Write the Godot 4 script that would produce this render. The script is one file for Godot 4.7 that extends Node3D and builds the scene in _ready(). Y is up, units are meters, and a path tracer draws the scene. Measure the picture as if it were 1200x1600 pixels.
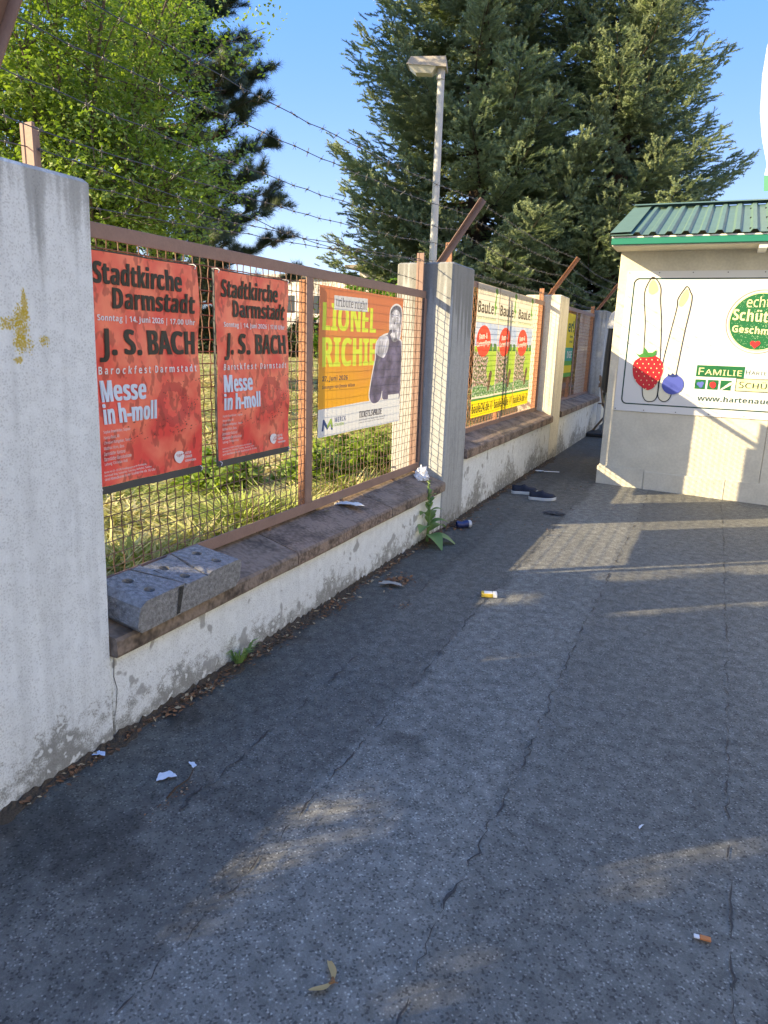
extends Node3D

# ---------------------------------------------------------------- helpers
const WX := -1.795        # street face of the pillars
const GX := -1.99         # plane of the fence panels
var rng := RandomNumberGenerator.new()
var taken := {}
var M := {}
var F := {}

class Shape:
	var v := PackedVector3Array()
	var n := PackedVector3Array()
	var uv := PackedVector2Array()
	var c := PackedColorArray()
	var i := PackedInt32Array()
	var smooth := false
	func tri(a: Vector3, b: Vector3, d: Vector3, out_from = null) -> void:
		var k := v.size()
		if out_from != null and (b - a).cross(d - a).dot((a + b + d) / 3.0 - out_from) > 0.0:
			var t := b
			b = d
			d = t
		v.append_array(PackedVector3Array([a, b, d]))
		i.append_array(PackedInt32Array([k, k + 1, k + 2]))
	func quad(a: Vector3, b: Vector3, d: Vector3, e: Vector3, out_from = null) -> void:
		var k := v.size()
		if out_from != null and (b - a).cross(d - a).dot((a + b + d + e) / 4.0 - out_from) > 0.0:
			var t := b
			b = e
			e = t
		v.append_array(PackedVector3Array([a, b, d, e]))
		i.append_array(PackedInt32Array([k, k + 1, k + 2, k, k + 2, k + 3]))
	func box(p0: Vector3, p1: Vector3, bev := 0.004, t := Transform3D()) -> void:
		var ctr := (p0 + p1) * 0.5
		var h := (p1 - p0).abs() * 0.5
		var b: float = min(bev, min(h.x, min(h.y, h.z)) * 0.45)
		var co := t * ctr
		var px := {}
		for sx in [-1, 1]:
			for sy in [-1, 1]:
				for sz in [-1, 1]:
					var s := Vector3(sx, sy, sz)
					px[[sx, sy, sz]] = [t * (ctr + Vector3(h.x, h.y - b, h.z - b) * s), t * (ctr + Vector3(h.x - b, h.y, h.z - b) * s), t * (ctr + Vector3(h.x - b, h.y - b, h.z) * s)]
		for s in [-1, 1]:
			quad(px[[s, -1, -1]][0], px[[s, 1, -1]][0], px[[s, 1, 1]][0], px[[s, -1, 1]][0], co)
			quad(px[[-1, s, -1]][1], px[[1, s, -1]][1], px[[1, s, 1]][1], px[[-1, s, 1]][1], co)
			quad(px[[-1, -1, s]][2], px[[1, -1, s]][2], px[[1, 1, s]][2], px[[-1, 1, s]][2], co)
			for r in [-1, 1]:
				quad(px[[s, r, -1]][0], px[[s, r, 1]][0], px[[s, r, 1]][1], px[[s, r, -1]][1], co)
				quad(px[[s, -1, r]][0], px[[s, 1, r]][0], px[[s, 1, r]][2], px[[s, -1, r]][2], co)
				quad(px[[-1, s, r]][1], px[[1, s, r]][1], px[[1, s, r]][2], px[[-1, s, r]][2], co)
				for q in [-1, 1]:
					var w: Array = px[[s, r, q]]
					tri(w[0], w[1], w[2], co)
	func tube(pts: Array, rad: Array, sides := 6, caps := true) -> void:
		var base := v.size()
		var m := pts.size()
		var u := Vector3.ZERO
		for k in m:
			var d: Vector3 = ((pts[min(k + 1, m - 1)] as Vector3) - (pts[max(k - 1, 0)] as Vector3)).normalized()
			if k == 0:
				u = d.cross(Vector3(0.31, 0.87, 0.38)).normalized()
			else:
				u = (u - d * u.dot(d)).normalized()
			var w := d.cross(u)
			for s in sides:
				var a := TAU * s / sides
				var o := u * cos(a) + w * sin(a)
				v.append((pts[k] as Vector3) + o * float(rad[min(k, rad.size() - 1)]))
				if smooth:
					n.append(o)
		for k in m - 1:
			for s in sides:
				var a := base + k * sides + s
				var b := base + k * sides + (s + 1) % sides
				i.append_array(PackedInt32Array([a, b + sides, b, a, a + sides, b + sides]))
		if caps and not smooth:
			for e in [0, m - 1]:
				for s in range(1, sides - 1):
					i.append_array(PackedInt32Array([base + e * sides, base + e * sides + s, base + e * sides + s + 1]))
	func grid(nu: int, nv: int, f: Callable) -> void:   # f(a, b) -> Vector3, a and b in 0..1
		var base := v.size()
		for b in nv + 1:
			for a in nu + 1:
				v.append(f.call(float(a) / nu, float(b) / nv))
				uv.append(Vector2(float(a) / nu, float(b) / nv))
		for b in nv:
			for a in nu:
				var k := base + b * (nu + 1) + a
				i.append_array(PackedInt32Array([k, k + nu + 1, k + 1, k + 1, k + nu + 1, k + nu + 2]))
	func poly(pts: PackedVector2Array, z: float) -> void:   # flat filled outline in the xy plane
		var base := v.size()
		var t := Geometry2D.triangulate_polygon(pts)
		for p in pts:
			v.append(Vector3(p.x, p.y, z))
		for k in t:
			i.append(base + k)
	func mesh() -> ArrayMesh:
		var a := []
		a.resize(Mesh.ARRAY_MAX)
		a[Mesh.ARRAY_VERTEX] = v
		a[Mesh.ARRAY_INDEX] = i
		if n.size() == v.size():
			a[Mesh.ARRAY_NORMAL] = n
		if uv.size() == v.size():
			a[Mesh.ARRAY_TEX_UV] = uv
		if c.size() == v.size():
			a[Mesh.ARRAY_COLOR] = c
		var m := ArrayMesh.new()
		if v.size() > 0:
			m.add_surface_from_arrays(Mesh.PRIMITIVE_TRIANGLES, a)
		return m
	func smoothed() -> ArrayMesh:   # shared vertices get an averaged normal
		n = PackedVector3Array()
		n.resize(v.size())
		for k in range(0, i.size(), 3):
			var w := (v[i[k + 2]] - v[i[k]]).cross(v[i[k + 1]] - v[i[k]])
			for q in 3:
				n[i[k + q]] += w
		for k in n.size():
			n[k] = n[k].normalized()
		return mesh()

func numbered(called: String) -> String:
	var k: int = taken.get(called, 0)
	taken[called] = k + 1
	return called if k == 0 else "%s_%03d" % [called, k]

func tag(o: Node, label: String, category: String, group := "") -> void:
	o.set_meta("label", label)
	o.set_meta("category", category)
	if group:
		o.set_meta("group", group)

func thing(called: String, label: String, category: String, at := Vector3.ZERO, turn := 0.0, group := "") -> Node3D:
	var o := Node3D.new()
	o.name = numbered(called)
	add_child(o)
	o.position = at
	o.rotation.y = turn
	tag(o, label, category, group)
	return o

func put(called: String, mesh: Mesh, m: Material, parent: Node = null) -> MeshInstance3D:
	var o := MeshInstance3D.new()
	o.name = called if parent else numbered(called)
	o.mesh = mesh
	o.material_override = m
	(parent if parent else self).add_child(o, true)
	return o

func many(called: String, mesh: Mesh, m: Material, xf: Array, cols: Array, parent: Node = null) -> MultiMeshInstance3D:
	var mm := MultiMesh.new()
	mm.transform_format = MultiMesh.TRANSFORM_3D
	mm.use_colors = true
	mm.mesh = mesh
	mm.instance_count = xf.size()
	for k in xf.size():
		mm.set_instance_transform(k, xf[k])
		mm.set_instance_color(k, cols[k])
	var o := MultiMeshInstance3D.new()
	o.name = called if parent else numbered(called)
	o.multimesh = mm
	o.material_override = m
	o.set_meta("kind", "stuff")
	(parent if parent else self).add_child(o, true)
	return o

func lin(r: float, g: float, b: float) -> Color:
	return Color(r, g, b).linear_to_srgb()

func mat(r: float, g: float, b: float, rough := 0.8, extra := {}) -> StandardMaterial3D:
	var m := StandardMaterial3D.new()
	m.albedo_color = lin(r, g, b)
	m.roughness = rough
	m.cull_mode = BaseMaterial3D.CULL_DISABLED
	for k in extra:
		m.set(k, extra[k])
	return m

func noise(freq: float, seed_: int, type := FastNoiseLite.TYPE_SIMPLEX_SMOOTH, oct := 3) -> FastNoiseLite:
	var f := FastNoiseLite.new()
	f.noise_type = type
	f.frequency = freq
	f.seed = seed_
	f.fractal_type = FastNoiseLite.FRACTAL_FBM if oct > 1 else FastNoiseLite.FRACTAL_NONE
	f.fractal_octaves = oct
	return f

func noise_bytes(w: int, h: int, f: FastNoiseLite, seamless := true) -> PackedByteArray:
	var im: Image = f.get_seamless_image(w, h) if seamless else f.get_image(w, h, false, false, false)
	im.convert(Image.FORMAT_L8)
	return im.get_data()

func raw_noise(w: int, h: int, f: FastNoiseLite, sx := 1.0, sy := 1.0) -> PackedFloat32Array:
	var a := PackedFloat32Array()
	a.resize(w * h)
	for y in h:
		for x in w:
			a[y * w + x] = f.get_noise_2d(x * sx, y * sy)
	return a

func tex_l(w: int, h: int, bytes: PackedByteArray) -> ImageTexture:
	return ImageTexture.create_from_image(Image.create_from_data(w, h, false, Image.FORMAT_L8, bytes))

func tex_rgb(w: int, h: int, bytes: PackedByteArray) -> ImageTexture:
	return ImageTexture.create_from_image(Image.create_from_data(w, h, false, Image.FORMAT_RGB8, bytes))

# grain that multiplies a colour: mean about 0.85, spread of +-amount
func grain_tex(size: int, freq: float, seed_: int, amount: float, oct := 4) -> ImageTexture:
	var a := noise_bytes(size, size, noise(freq, seed_, FastNoiseLite.TYPE_SIMPLEX_SMOOTH, oct))
	var b := noise_bytes(size, size, noise(freq * 7.0, seed_ + 5, FastNoiseLite.TYPE_SIMPLEX, 2))
	var o := PackedByteArray()
	o.resize(size * size)
	for k in o.size():
		var t := (a[k] / 255.0 - 0.5) * 0.9 + (b[k] / 255.0 - 0.5) * 0.6
		o[k] = int(clamp((0.86 + t * amount) * 255.0, 0.0, 255.0))
	return tex_l(size, size, o)

func tri_mat(r: float, g: float, b: float, rough: float, tex: Texture2D, per_m: float, bump: Texture2D = null, cm := 0.2) -> StandardMaterial3D:
	var m := mat(r / 0.72, g / 0.72, b / 0.72, rough)
	m.albedo_texture = tex
	m.uv1_triplanar = true
	m.uv1_world_triplanar = true
	m.uv1_scale = Vector3.ONE * per_m
	if bump:
		m.heightmap_enabled = true
		m.heightmap_texture = bump
		m.heightmap_scale = cm
	return m

# lettering cut to fit a box, laid on the same curve as its carrier
func letters(parent: Node, s: String, font: Font, x0: float, x1: float, y0: float, y1: float, m: Material, z := 0.003, bend = null, slant := 0.0, called := "lettering") -> void:
	var t := TextMesh.new()
	t.text = s
	t.font = font
	t.font_size = 48
	t.pixel_size = 0.01
	t.depth = 0.0
	t.curve_step = 1.0
	var a := t.get_mesh_arrays()
	var v: PackedVector3Array = a[Mesh.ARRAY_VERTEX]
	if v.is_empty():
		return
	var lo := v[0]
	var hi := v[0]
	for p in v:
		lo = lo.min(p)
		hi = hi.max(p)
	var sh := Shape.new()
	var ix := PackedInt32Array()
	if a[Mesh.ARRAY_INDEX] != null and (a[Mesh.ARRAY_INDEX] as PackedInt32Array).size():
		ix = a[Mesh.ARRAY_INDEX]
	else:
		for k in v.size():
			ix.append(k)
	# the heavy face is the bold one struck three times, a little apart
	var fat: float = 0.030 * (y1 - y0) if font == F.heavy else 0.0
	for strike in ([-1, 0, 1] if fat > 0.0 else [0]):
		var base := sh.v.size()
		for p in v:
			var q := (p - lo) / (hi - lo).max(Vector3.ONE * 1e-6)
			var x: float = lerp(x0 + fat, x1 - fat, q.x) + fat * strike
			var y: float = lerp(y0, y1, q.y) + slant * (x - x0)
			var zz = z + 0.0003 * strike
			if bend != null:
				zz += bend.call(x, y)
			sh.v.append(Vector3(x, y, zz))
		for k in ix:
			sh.i.append(base + k)
	put(called, sh.mesh(), m, parent)

func outline(pts: Array, steps := 6) -> PackedVector2Array:   # smooth closed curve through points
	var o := PackedVector2Array()
	var m := pts.size()
	for k in m:
		var a: Vector2 = pts[(k + m - 1) % m]
		var b: Vector2 = pts[k]
		var d: Vector2 = pts[(k + 1) % m]
		var e: Vector2 = pts[(k + 2) % m]
		for s in steps:
			o.append(b.cubic_interpolate(d, a, e, float(s) / steps))
	return o

func disc(cx: float, cy: float, rx: float, ry: float, count := 40) -> PackedVector2Array:
	var o := PackedVector2Array()
	for k in count:
		o.append(Vector2(cx + cos(TAU * k / count) * rx, cy + sin(TAU * k / count) * ry))
	return o

func rect(x0: float, y0: float, x1: float, y1: float) -> PackedVector2Array:
	return PackedVector2Array([Vector2(x0, y0), Vector2(x1, y0), Vector2(x1, y1), Vector2(x0, y1)])

func flat(called: String, pts: PackedVector2Array, z: float, m: Material, parent: Node) -> MeshInstance3D:
	var s := Shape.new()
	s.poly(pts, z)
	return put(called, s.mesh(), m, parent)

func ring_band(cx: float, cy: float, r0: float, r1: float, z: float) -> ArrayMesh:
	var s := Shape.new()
	for k in 48:
		var a := Vector3(cos(TAU * k / 48), sin(TAU * k / 48), 0)
		var b := Vector3(cos(TAU * (k + 1) / 48), sin(TAU * (k + 1) / 48), 0)
		var o := Vector3(cx, cy, z)
		s.quad(o + a * r0, o + a * r1, o + b * r1, o + b * r0)
	return s.mesh()

func stroke(pts: PackedVector2Array, w: float, z: float, closed := true) -> ArrayMesh:
	var s := Shape.new()
	var m := pts.size()
	for k in (m if closed else m - 1):
		var a := pts[k]
		var b := pts[(k + 1) % m]
		var d := (b - a).normalized().orthogonal() * w * 0.5
		var e := (b - a).normalized() * w * 0.3
		s.quad(Vector3(a.x - e.x + d.x, a.y - e.y + d.y, z), Vector3(b.x + e.x + d.x, b.y + e.y + d.y, z), Vector3(b.x + e.x - d.x, b.y + e.y - d.y, z), Vector3(a.x - e.x - d.x, a.y - e.y - d.y, z))
	return s.mesh()

func ground_y(x: float, z: float) -> float:
	return -0.027 * max(0.0, x + 1.0) * clamp((2.0 - z) / 5.0, 0.0, 1.0)

# ---------------------------------------------------------------- build
func _ready() -> void:
	rng.seed = 4711
	camera_and_light()
	materials()
	asphalt()
	lawn()
	masonry()
	fence()
	barbed()
	kiosk()
	background()
	trees()
	posters()
	kiosk_sign()
	street_things()
	litter()

func camera_and_light() -> void:
	var cam := Camera3D.new()
	cam.name = "camera"
	cam.fov = 71.62
	cam.near = 0.05
	cam.far = 900.0
	add_child(cam)
	cam.transform = Transform3D(Basis(Vector3(0.90861, 0.03206, -0.41641), Vector3(-0.12602, 0.97162, -0.20017), Vector3(0.39817, 0.23435, 0.88687)).orthonormalized(), Vector3(0, 1.43, 0))
	cam.current = true
	var sky := ProceduralSkyMaterial.new()
	sky.sky_top_color = Color(0.27, 0.435, 0.67)
	sky.sky_horizon_color = Color(0.69, 0.745, 0.78)
	sky.sky_curve = 0.10
	sky.ground_bottom_color = Color(0.30, 0.30, 0.30)
	sky.ground_horizon_color = Color(0.66, 0.72, 0.76)
	sky.sun_angle_max = 60.0
	sky.sun_curve = 0.45
	var env := Environment.new()
	env.background_mode = Environment.BG_SKY
	env.sky = Sky.new()
	env.sky.sky_material = sky
	env.background_energy_multiplier = 1.0
	env.tonemap_mode = Environment.TONE_MAPPER_LINEAR
	env.tonemap_exposure = 3.15
	env.sdfgi_enabled = true
	env.ssao_enabled = true
	env.ssil_enabled = true
	var we := WorldEnvironment.new()
	we.name = "world_environment"
	we.environment = env
	add_child(we)
	var sun := DirectionalLight3D.new()
	sun.name = "sun"
	sun.light_color = Color(1.0, 0.90, 0.71)
	sun.light_energy = 1.25
	sun.light_angular_distance = 0.5
	sun.shadow_enabled = true
	add_child(sun)
	sun.look_at_from_position(Vector3.ZERO, Vector3(1.12, -0.638, -1.0))

func materials() -> void:
	var g1 := grain_tex(512, 0.02, 11, 0.45)
	var g2 := grain_tex(512, 0.05, 21, 0.5)
	var g3 := grain_tex(512, 0.008, 31, 0.7, 5)
	var bump := tex_l(512, 512, noise_bytes(512, 512, noise(0.12, 3, FastNoiseLite.TYPE_SIMPLEX, 3)))
	M.g1 = g1
	M.g2 = g2
	M.g3 = g3
	M.bump = bump
	M.soft = grain_tex(512, 0.012, 51, 0.08)
	M.frame = tri_mat(0.27, 0.175, 0.145, 0.65, M.soft, 1.3, bump, 0.03)
	M.rust = tri_mat(0.34, 0.17, 0.10, 0.85, g2, 2.0, bump, 0.05)
	M.wire = tri_mat(0.18, 0.115, 0.085, 0.8, g2, 2.0)
	M.barb = mat(0.10, 0.10, 0.105, 0.55, {"metallic": 0.4})
	M.coping = tri_mat(0.225, 0.168, 0.130, 0.9, g3, 1.1, bump, 0.25)
	M.coping2 = tri_mat(0.195, 0.153, 0.122, 0.9, g3, 0.8, bump, 0.3)
	M.block = tri_mat(0.25, 0.255, 0.265, 0.92, g2, 1.4, bump, 0.35)
	M.block_dark = tri_mat(0.05, 0.05, 0.048, 0.95, g2, 2.0, bump, 0.3)
	M.bark = tri_mat(0.085, 0.062, 0.045, 0.95, g2, 1.0, bump, 1.2)
	M.grey_bark = tri_mat(0.12, 0.10, 0.085, 0.95, g2, 1.0, bump, 1.0)
	M.black = mat(0.018, 0.018, 0.022, 0.6)
	M.white = mat(0.78, 0.78, 0.77, 0.55)
	M.green_dark = mat(0.02, 0.12, 0.075, 0.45)
	for w in [["sans", "Droid Sans", 400, 0.0], ["bold", "Droid Sans", 700, 0.0], ["heavy", "Droid Sans", 700, 1.1], ["serif", "Droid Serif", 400, 0.0], ["mono", "Droid Sans Mono", 400, 0.0]]:
		var sf := SystemFont.new()
		sf.font_names = PackedStringArray([w[1]])
		sf.font_weight = w[2]
		F[w[0]] = sf

# ---------------------------------------------------------------- ground
func asphalt() -> void:
	# stones in dark binder, 0.95 m to a tile
	var sz := 1024
	var cell := noise(0.17, 5, FastNoiseLite.TYPE_CELLULAR, 1)
	cell.cellular_return_type = FastNoiseLite.RETURN_CELL_VALUE
	var dist := noise(0.17, 5, FastNoiseLite.TYPE_CELLULAR, 1)
	dist.cellular_return_type = FastNoiseLite.RETURN_DISTANCE
	var cv := cell.get_image(sz, sz, false, false, true)
	cv.convert(Image.FORMAT_L8)
	var dv := dist.get_image(sz, sz, false, false, true)
	dv.convert(Image.FORMAT_L8)
	var cb := cv.get_data()
	var db := dv.get_data()
	var fine := noise_bytes(sz, sz, noise(0.3, 8, FastNoiseLite.TYPE_SIMPLEX, 2))
	var broad := noise_bytes(sz, sz, noise(0.012, 9, FastNoiseLite.TYPE_SIMPLEX_SMOOTH, 4))
	var al := PackedByteArray()
	al.resize(sz * sz)
	var hb := PackedByteArray()
	hb.resize(sz * sz)
	for k in sz * sz:
		var stone := 1.0 - db[k] / 255.0
		var c := cb[k] / 255.0
		var f := fine[k] / 255.0
		var a := 0.46 + 0.11 * (c - 0.25) * stone + 0.13 * (f - 0.5) + 0.16 * (broad[k] / 255.0 - 0.5)
		if c > 0.90 and stone > 0.45:
			a += 0.24 * (c - 0.90) / 0.1 * stone
		if c < 0.12:
			a -= 0.10
		al[k] = int(clamp(a * 255.0, 0.0, 255.0))
		hb[k] = int(clamp((stone * (0.55 + 0.45 * c) + 0.2 * (f - 0.5)) * 255.0, 0.0, 255.0))
	var m := mat(1.0, 1.0, 1.0, 0.8)
	m.vertex_color_use_as_albedo = true
	m.albedo_texture = tex_l(sz, sz, al)
	m.heightmap_enabled = true
	m.heightmap_texture = tex_l(sz, sz, hb)
	m.heightmap_scale = 0.07
	m.specular_mode = BaseMaterial3D.SPECULAR_SCHLICK_GGX
	M.asphalt = m
	var n1 := noise(0.9, 41)
	var n2 := noise(4.0, 42)
	var n3 := noise(0.35, 43)
	# stains that the photograph shows: centre, radii, strength
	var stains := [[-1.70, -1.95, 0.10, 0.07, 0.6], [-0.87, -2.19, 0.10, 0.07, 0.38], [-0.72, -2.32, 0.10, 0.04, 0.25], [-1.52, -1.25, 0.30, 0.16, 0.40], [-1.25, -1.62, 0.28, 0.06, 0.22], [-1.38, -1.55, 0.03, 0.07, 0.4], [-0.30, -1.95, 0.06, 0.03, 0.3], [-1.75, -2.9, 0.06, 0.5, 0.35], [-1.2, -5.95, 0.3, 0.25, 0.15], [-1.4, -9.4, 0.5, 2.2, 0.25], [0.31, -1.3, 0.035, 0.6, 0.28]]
	var s := Shape.new()
	var x0 := -1.86
	var x1 := 2.9
	var z0 := 1.0
	var z1 := -14.6
	var nx := 150
	var nz := 470
	for b in nz + 1:
		for a in nx + 1:
			var x: float = lerp(x0, x1, float(a) / nx)
			var z: float = lerp(z0, z1, float(b) / nz)
			s.v.append(Vector3(x, ground_y(x, z) + n1.get_noise_2d(x * 2.0, z * 2.0) * 0.003, z))
			s.uv.append(Vector2(x, z) / 0.95)
			var wob := n1.get_noise_2d(z * 1.2, 7.0) * 0.05
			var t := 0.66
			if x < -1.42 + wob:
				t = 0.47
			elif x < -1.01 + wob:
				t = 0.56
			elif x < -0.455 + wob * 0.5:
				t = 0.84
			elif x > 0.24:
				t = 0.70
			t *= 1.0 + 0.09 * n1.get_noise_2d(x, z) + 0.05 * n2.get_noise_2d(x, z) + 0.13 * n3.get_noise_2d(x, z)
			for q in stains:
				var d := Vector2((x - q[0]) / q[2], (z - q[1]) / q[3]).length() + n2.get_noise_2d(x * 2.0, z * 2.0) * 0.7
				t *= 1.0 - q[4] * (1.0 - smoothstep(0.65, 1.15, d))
			var dirt: float = clamp((-1.62 - x) * 5.0 + n2.get_noise_2d(x + 9.0, z) * 1.2, 0.0, 1.0)
			var brown: float = clamp((-7.4 - z) * 0.35, 0.0, 1.0) * clamp((-0.9 - x) * 3.0, 0.0, 1.0) * 0.55
			brown = max(brown * (0.6 + n2.get_noise_2d(x, z)), dirt * 0.5)
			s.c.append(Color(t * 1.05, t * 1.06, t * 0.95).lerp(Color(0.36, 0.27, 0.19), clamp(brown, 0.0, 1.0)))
	for b in nz:
		for a in nx:
			var k := b * (nx + 1) + a
			s.i.append_array(PackedInt32Array([k, k + 1, k + nx + 1, k + 1, k + nx + 2, k + nx + 1]))
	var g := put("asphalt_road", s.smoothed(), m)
	g.set_meta("kind", "structure")
	# far sheet
	var far := Shape.new()
	far.quad(Vector3(-1.9, -0.16, 300), Vector3(300, -0.16, 300), Vector3(300, -0.16, -300), Vector3(-1.9, -0.16, -300))
	var fo := put("ground", far.mesh(), tri_mat(0.10, 0.102, 0.108, 0.9, M.g2, 0.5))
	fo.set_meta("kind", "structure")
	# open seams and cracks between the strips of asphalt
	var tar := tri_mat(0.045, 0.043, 0.042, 0.7, M.g2, 3.0)
	var seam := func(pts: Array, w: float, jag: float) -> void:
		var sh := Shape.new()
		var prev := []
		for k in pts.size() - 1:
			var a: Vector2 = pts[k]
			var b: Vector2 = pts[k + 1]
			var steps := int(max(3.0, a.distance_to(b) / 0.025))
			for q in steps:
				var p := a.lerp(b, float(q) / steps)
				var dd := (b - a).normalized().orthogonal()
				p += dd * (n2.get_noise_2d(p.x * 3.0 + 5.0, p.y * 3.0) * jag + rng.randf_range(-0.3, 0.3) * jag * 0.25)
				var ww: float = w * max(0.02, 0.35 + n2.get_noise_2d(p.x * 2.0, p.y * 2.0 + 30.0) * 2.2)
				var l := p + dd * ww * 0.5
				var r := p - dd * ww * 0.5
				var cur := [Vector3(l.x, ground_y(l.x, l.y) + n1.get_noise_2d(l.x * 2.0, l.y * 2.0) * 0.003 + 0.004, l.y), Vector3(r.x, ground_y(r.x, r.y) + n1.get_noise_2d(r.x * 2.0, r.y * 2.0) * 0.003 + 0.004, r.y)]
				if prev.size():
					sh.quad(prev[0], prev[1], cur[1], cur[0])
				prev = cur
		put("seam", sh.mesh(), tar, g)
	seam.call([Vector2(-1.00, -0.7), Vector2(-0.99, -1.6), Vector2(-1.0, -2.55), Vector2(-1.03, -3.7), Vector2(-1.02, -5.3), Vector2(-1.05, -7.6)], 0.005, 0.02)
	seam.call([Vector2(-0.42, -0.6), Vector2(-0.47, -1.5), Vector2(-0.44, -2.2), Vector2(-0.46, -3.4), Vector2(-0.455, -5.2), Vector2(-0.45, -7.0), Vector2(-0.47, -7.8)], 0.0065, 0.025)
	seam.call([Vector2(-1.33, -1.5), Vector2(-1.33, -2.5), Vector2(-1.40, -3.5), Vector2(-1.46, -4.4), Vector2(-1.45, -6.4), Vector2(-1.47, -9.5)], 0.006, 0.03)
	seam.call([Vector2(0.225, -0.9), Vector2(0.22, -2.2), Vector2(0.235, -4.0), Vector2(0.235, -6.6), Vector2(0.22, -7.7)], 0.0055, 0.015)
	seam.call([Vector2(-0.45, -1.92), Vector2(-0.36, -1.86), Vector2(-0.30, -1.88)], 0.007, 0.02)
	seam.call([Vector2(-1.78, -5.75), Vector2(-1.62, -5.80), Vector2(-1.45, -5.66), Vector2(-1.38, -5.60)], 0.006, 0.03)

func lawn() -> void:
	var n1 := noise(0.5, 61)
	var n2 := noise(3.0, 62)
	var s := Shape.new()
	var nx := 90
	var nz := 110
	for b in nz + 1:
		for a in nx + 1:
			var fx := pow(float(a) / nx, 2.2)
			var fz := float(b) / nz * 2.0 - 1.0
			var x := -2.1 - fx * 180.0
			var z := -4.0 + signf(fz) * pow(absf(fz), 2.2) * 220.0
			s.v.append(Vector3(x, 0.22 + n1.get_noise_2d(x, z) * 0.05 * clamp((-2.3 - x) * 2.0, 0.0, 1.0), z))
			s.uv.append(Vector2(x, z) / 1.1)
			var t: float = clamp(0.5 + n1.get_noise_2d(x * 1.7, z * 1.7) * 0.9 + n2.get_noise_2d(x, z) * 0.5, 0.0, 1.0)
			s.c.append(Color(0.21, 0.165, 0.09).lerp(Color(0.12, 0.145, 0.04), t))
	for b in nz:
		for a in nx:
			var k := b * (nx + 1) + a
			s.i.append_array(PackedInt32Array([k, k + 1, k + nx + 1, k + 1, k + nx + 2, k + nx + 1]))
	var m := mat(1, 1, 1, 0.95)
	m.vertex_color_use_as_albedo = true
	m.albedo_texture = M.g2
	var o := put("lawn_soil", s.smoothed(), m)
	o.set_meta("kind", "structure")
	# tufts of grass
	var tuft := Shape.new()
	for k in 18:
		var a := rng.randf() * TAU
		var r := rng.randf() * 0.07
		var p := Vector3(cos(a) * r, 0, sin(a) * r)
		var lean := Vector3(rng.randf_range(-1, 1), 0, rng.randf_range(-1, 1)) * 0.5
		var h := rng.randf_range(0.5, 1.0)
		var w := Vector3(cos(a * 3.0), 0, sin(a * 3.0)) * 0.016
		var p1 := p + Vector3(0, h * 0.55, 0) + lean * h * 0.25
		var p2 := p + Vector3(0, h * 0.9, 0) + lean * h * 0.8
		tuft.quad(p - w, p + w, p1 + w * 0.8, p1 - w * 0.8)
		tuft.tri(p1 - w * 0.8, p1 + w * 0.8, p2)
	var tm := tuft.mesh()
	var gm := mat(1, 1, 1, 0.7, {"vertex_color_use_as_albedo": true, "backlight_enabled": true, "backlight": Color(0.55, 0.55, 0.4)})
	var xf := []
	var cols := []
	for k in 44000:
		var x: float
		var z: float
		var far := k >= 30000
		if not far:
			x = -2.28 - pow(rng.randf(), 1.5) * 7.0
			z = rng.randf_range(1.5, -13.0)
		else:
			x = -5.0 - rng.randf() * 26.0
			z = 1.0 - pow(rng.randf(), 0.8) * 40.0
		var dry: float = clamp(0.66 + n1.get_noise_2d(x * 1.7 + 40.0, z * 1.7) * 1.3 + rng.randf_range(-0.35, 0.35), 0.0, 1.0)
		if n2.get_noise_2d(x * 0.5, z * 0.5) < -0.28 and not far:
			continue
		var h = rng.randf_range(0.07, 0.19) * (1.4 if far else 1.0) * (1.0 + 0.7 * clamp(n1.get_noise_2d(x * 2.0, z * 2.0 + 90.0), 0.0, 1.0))
		if x > -2.6:
			h *= 1.5
		var b := Basis(Vector3.UP, rng.randf() * TAU).scaled(Vector3(1.9 if far else 1.0, h, 1.9 if far else 1.0))
		xf.append(Transform3D(b, Vector3(x, 0.20, z)))
		cols.append(Color(0.27, 0.36, 0.07).lerp(Color(0.60, 0.53, 0.27), dry) * rng.randf_range(0.8, 1.2))
	var gr := many("grass", tm, gm, xf, cols)
	tag(gr, "dry yellow green grass growing behind the mesh fence", "grass")

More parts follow.
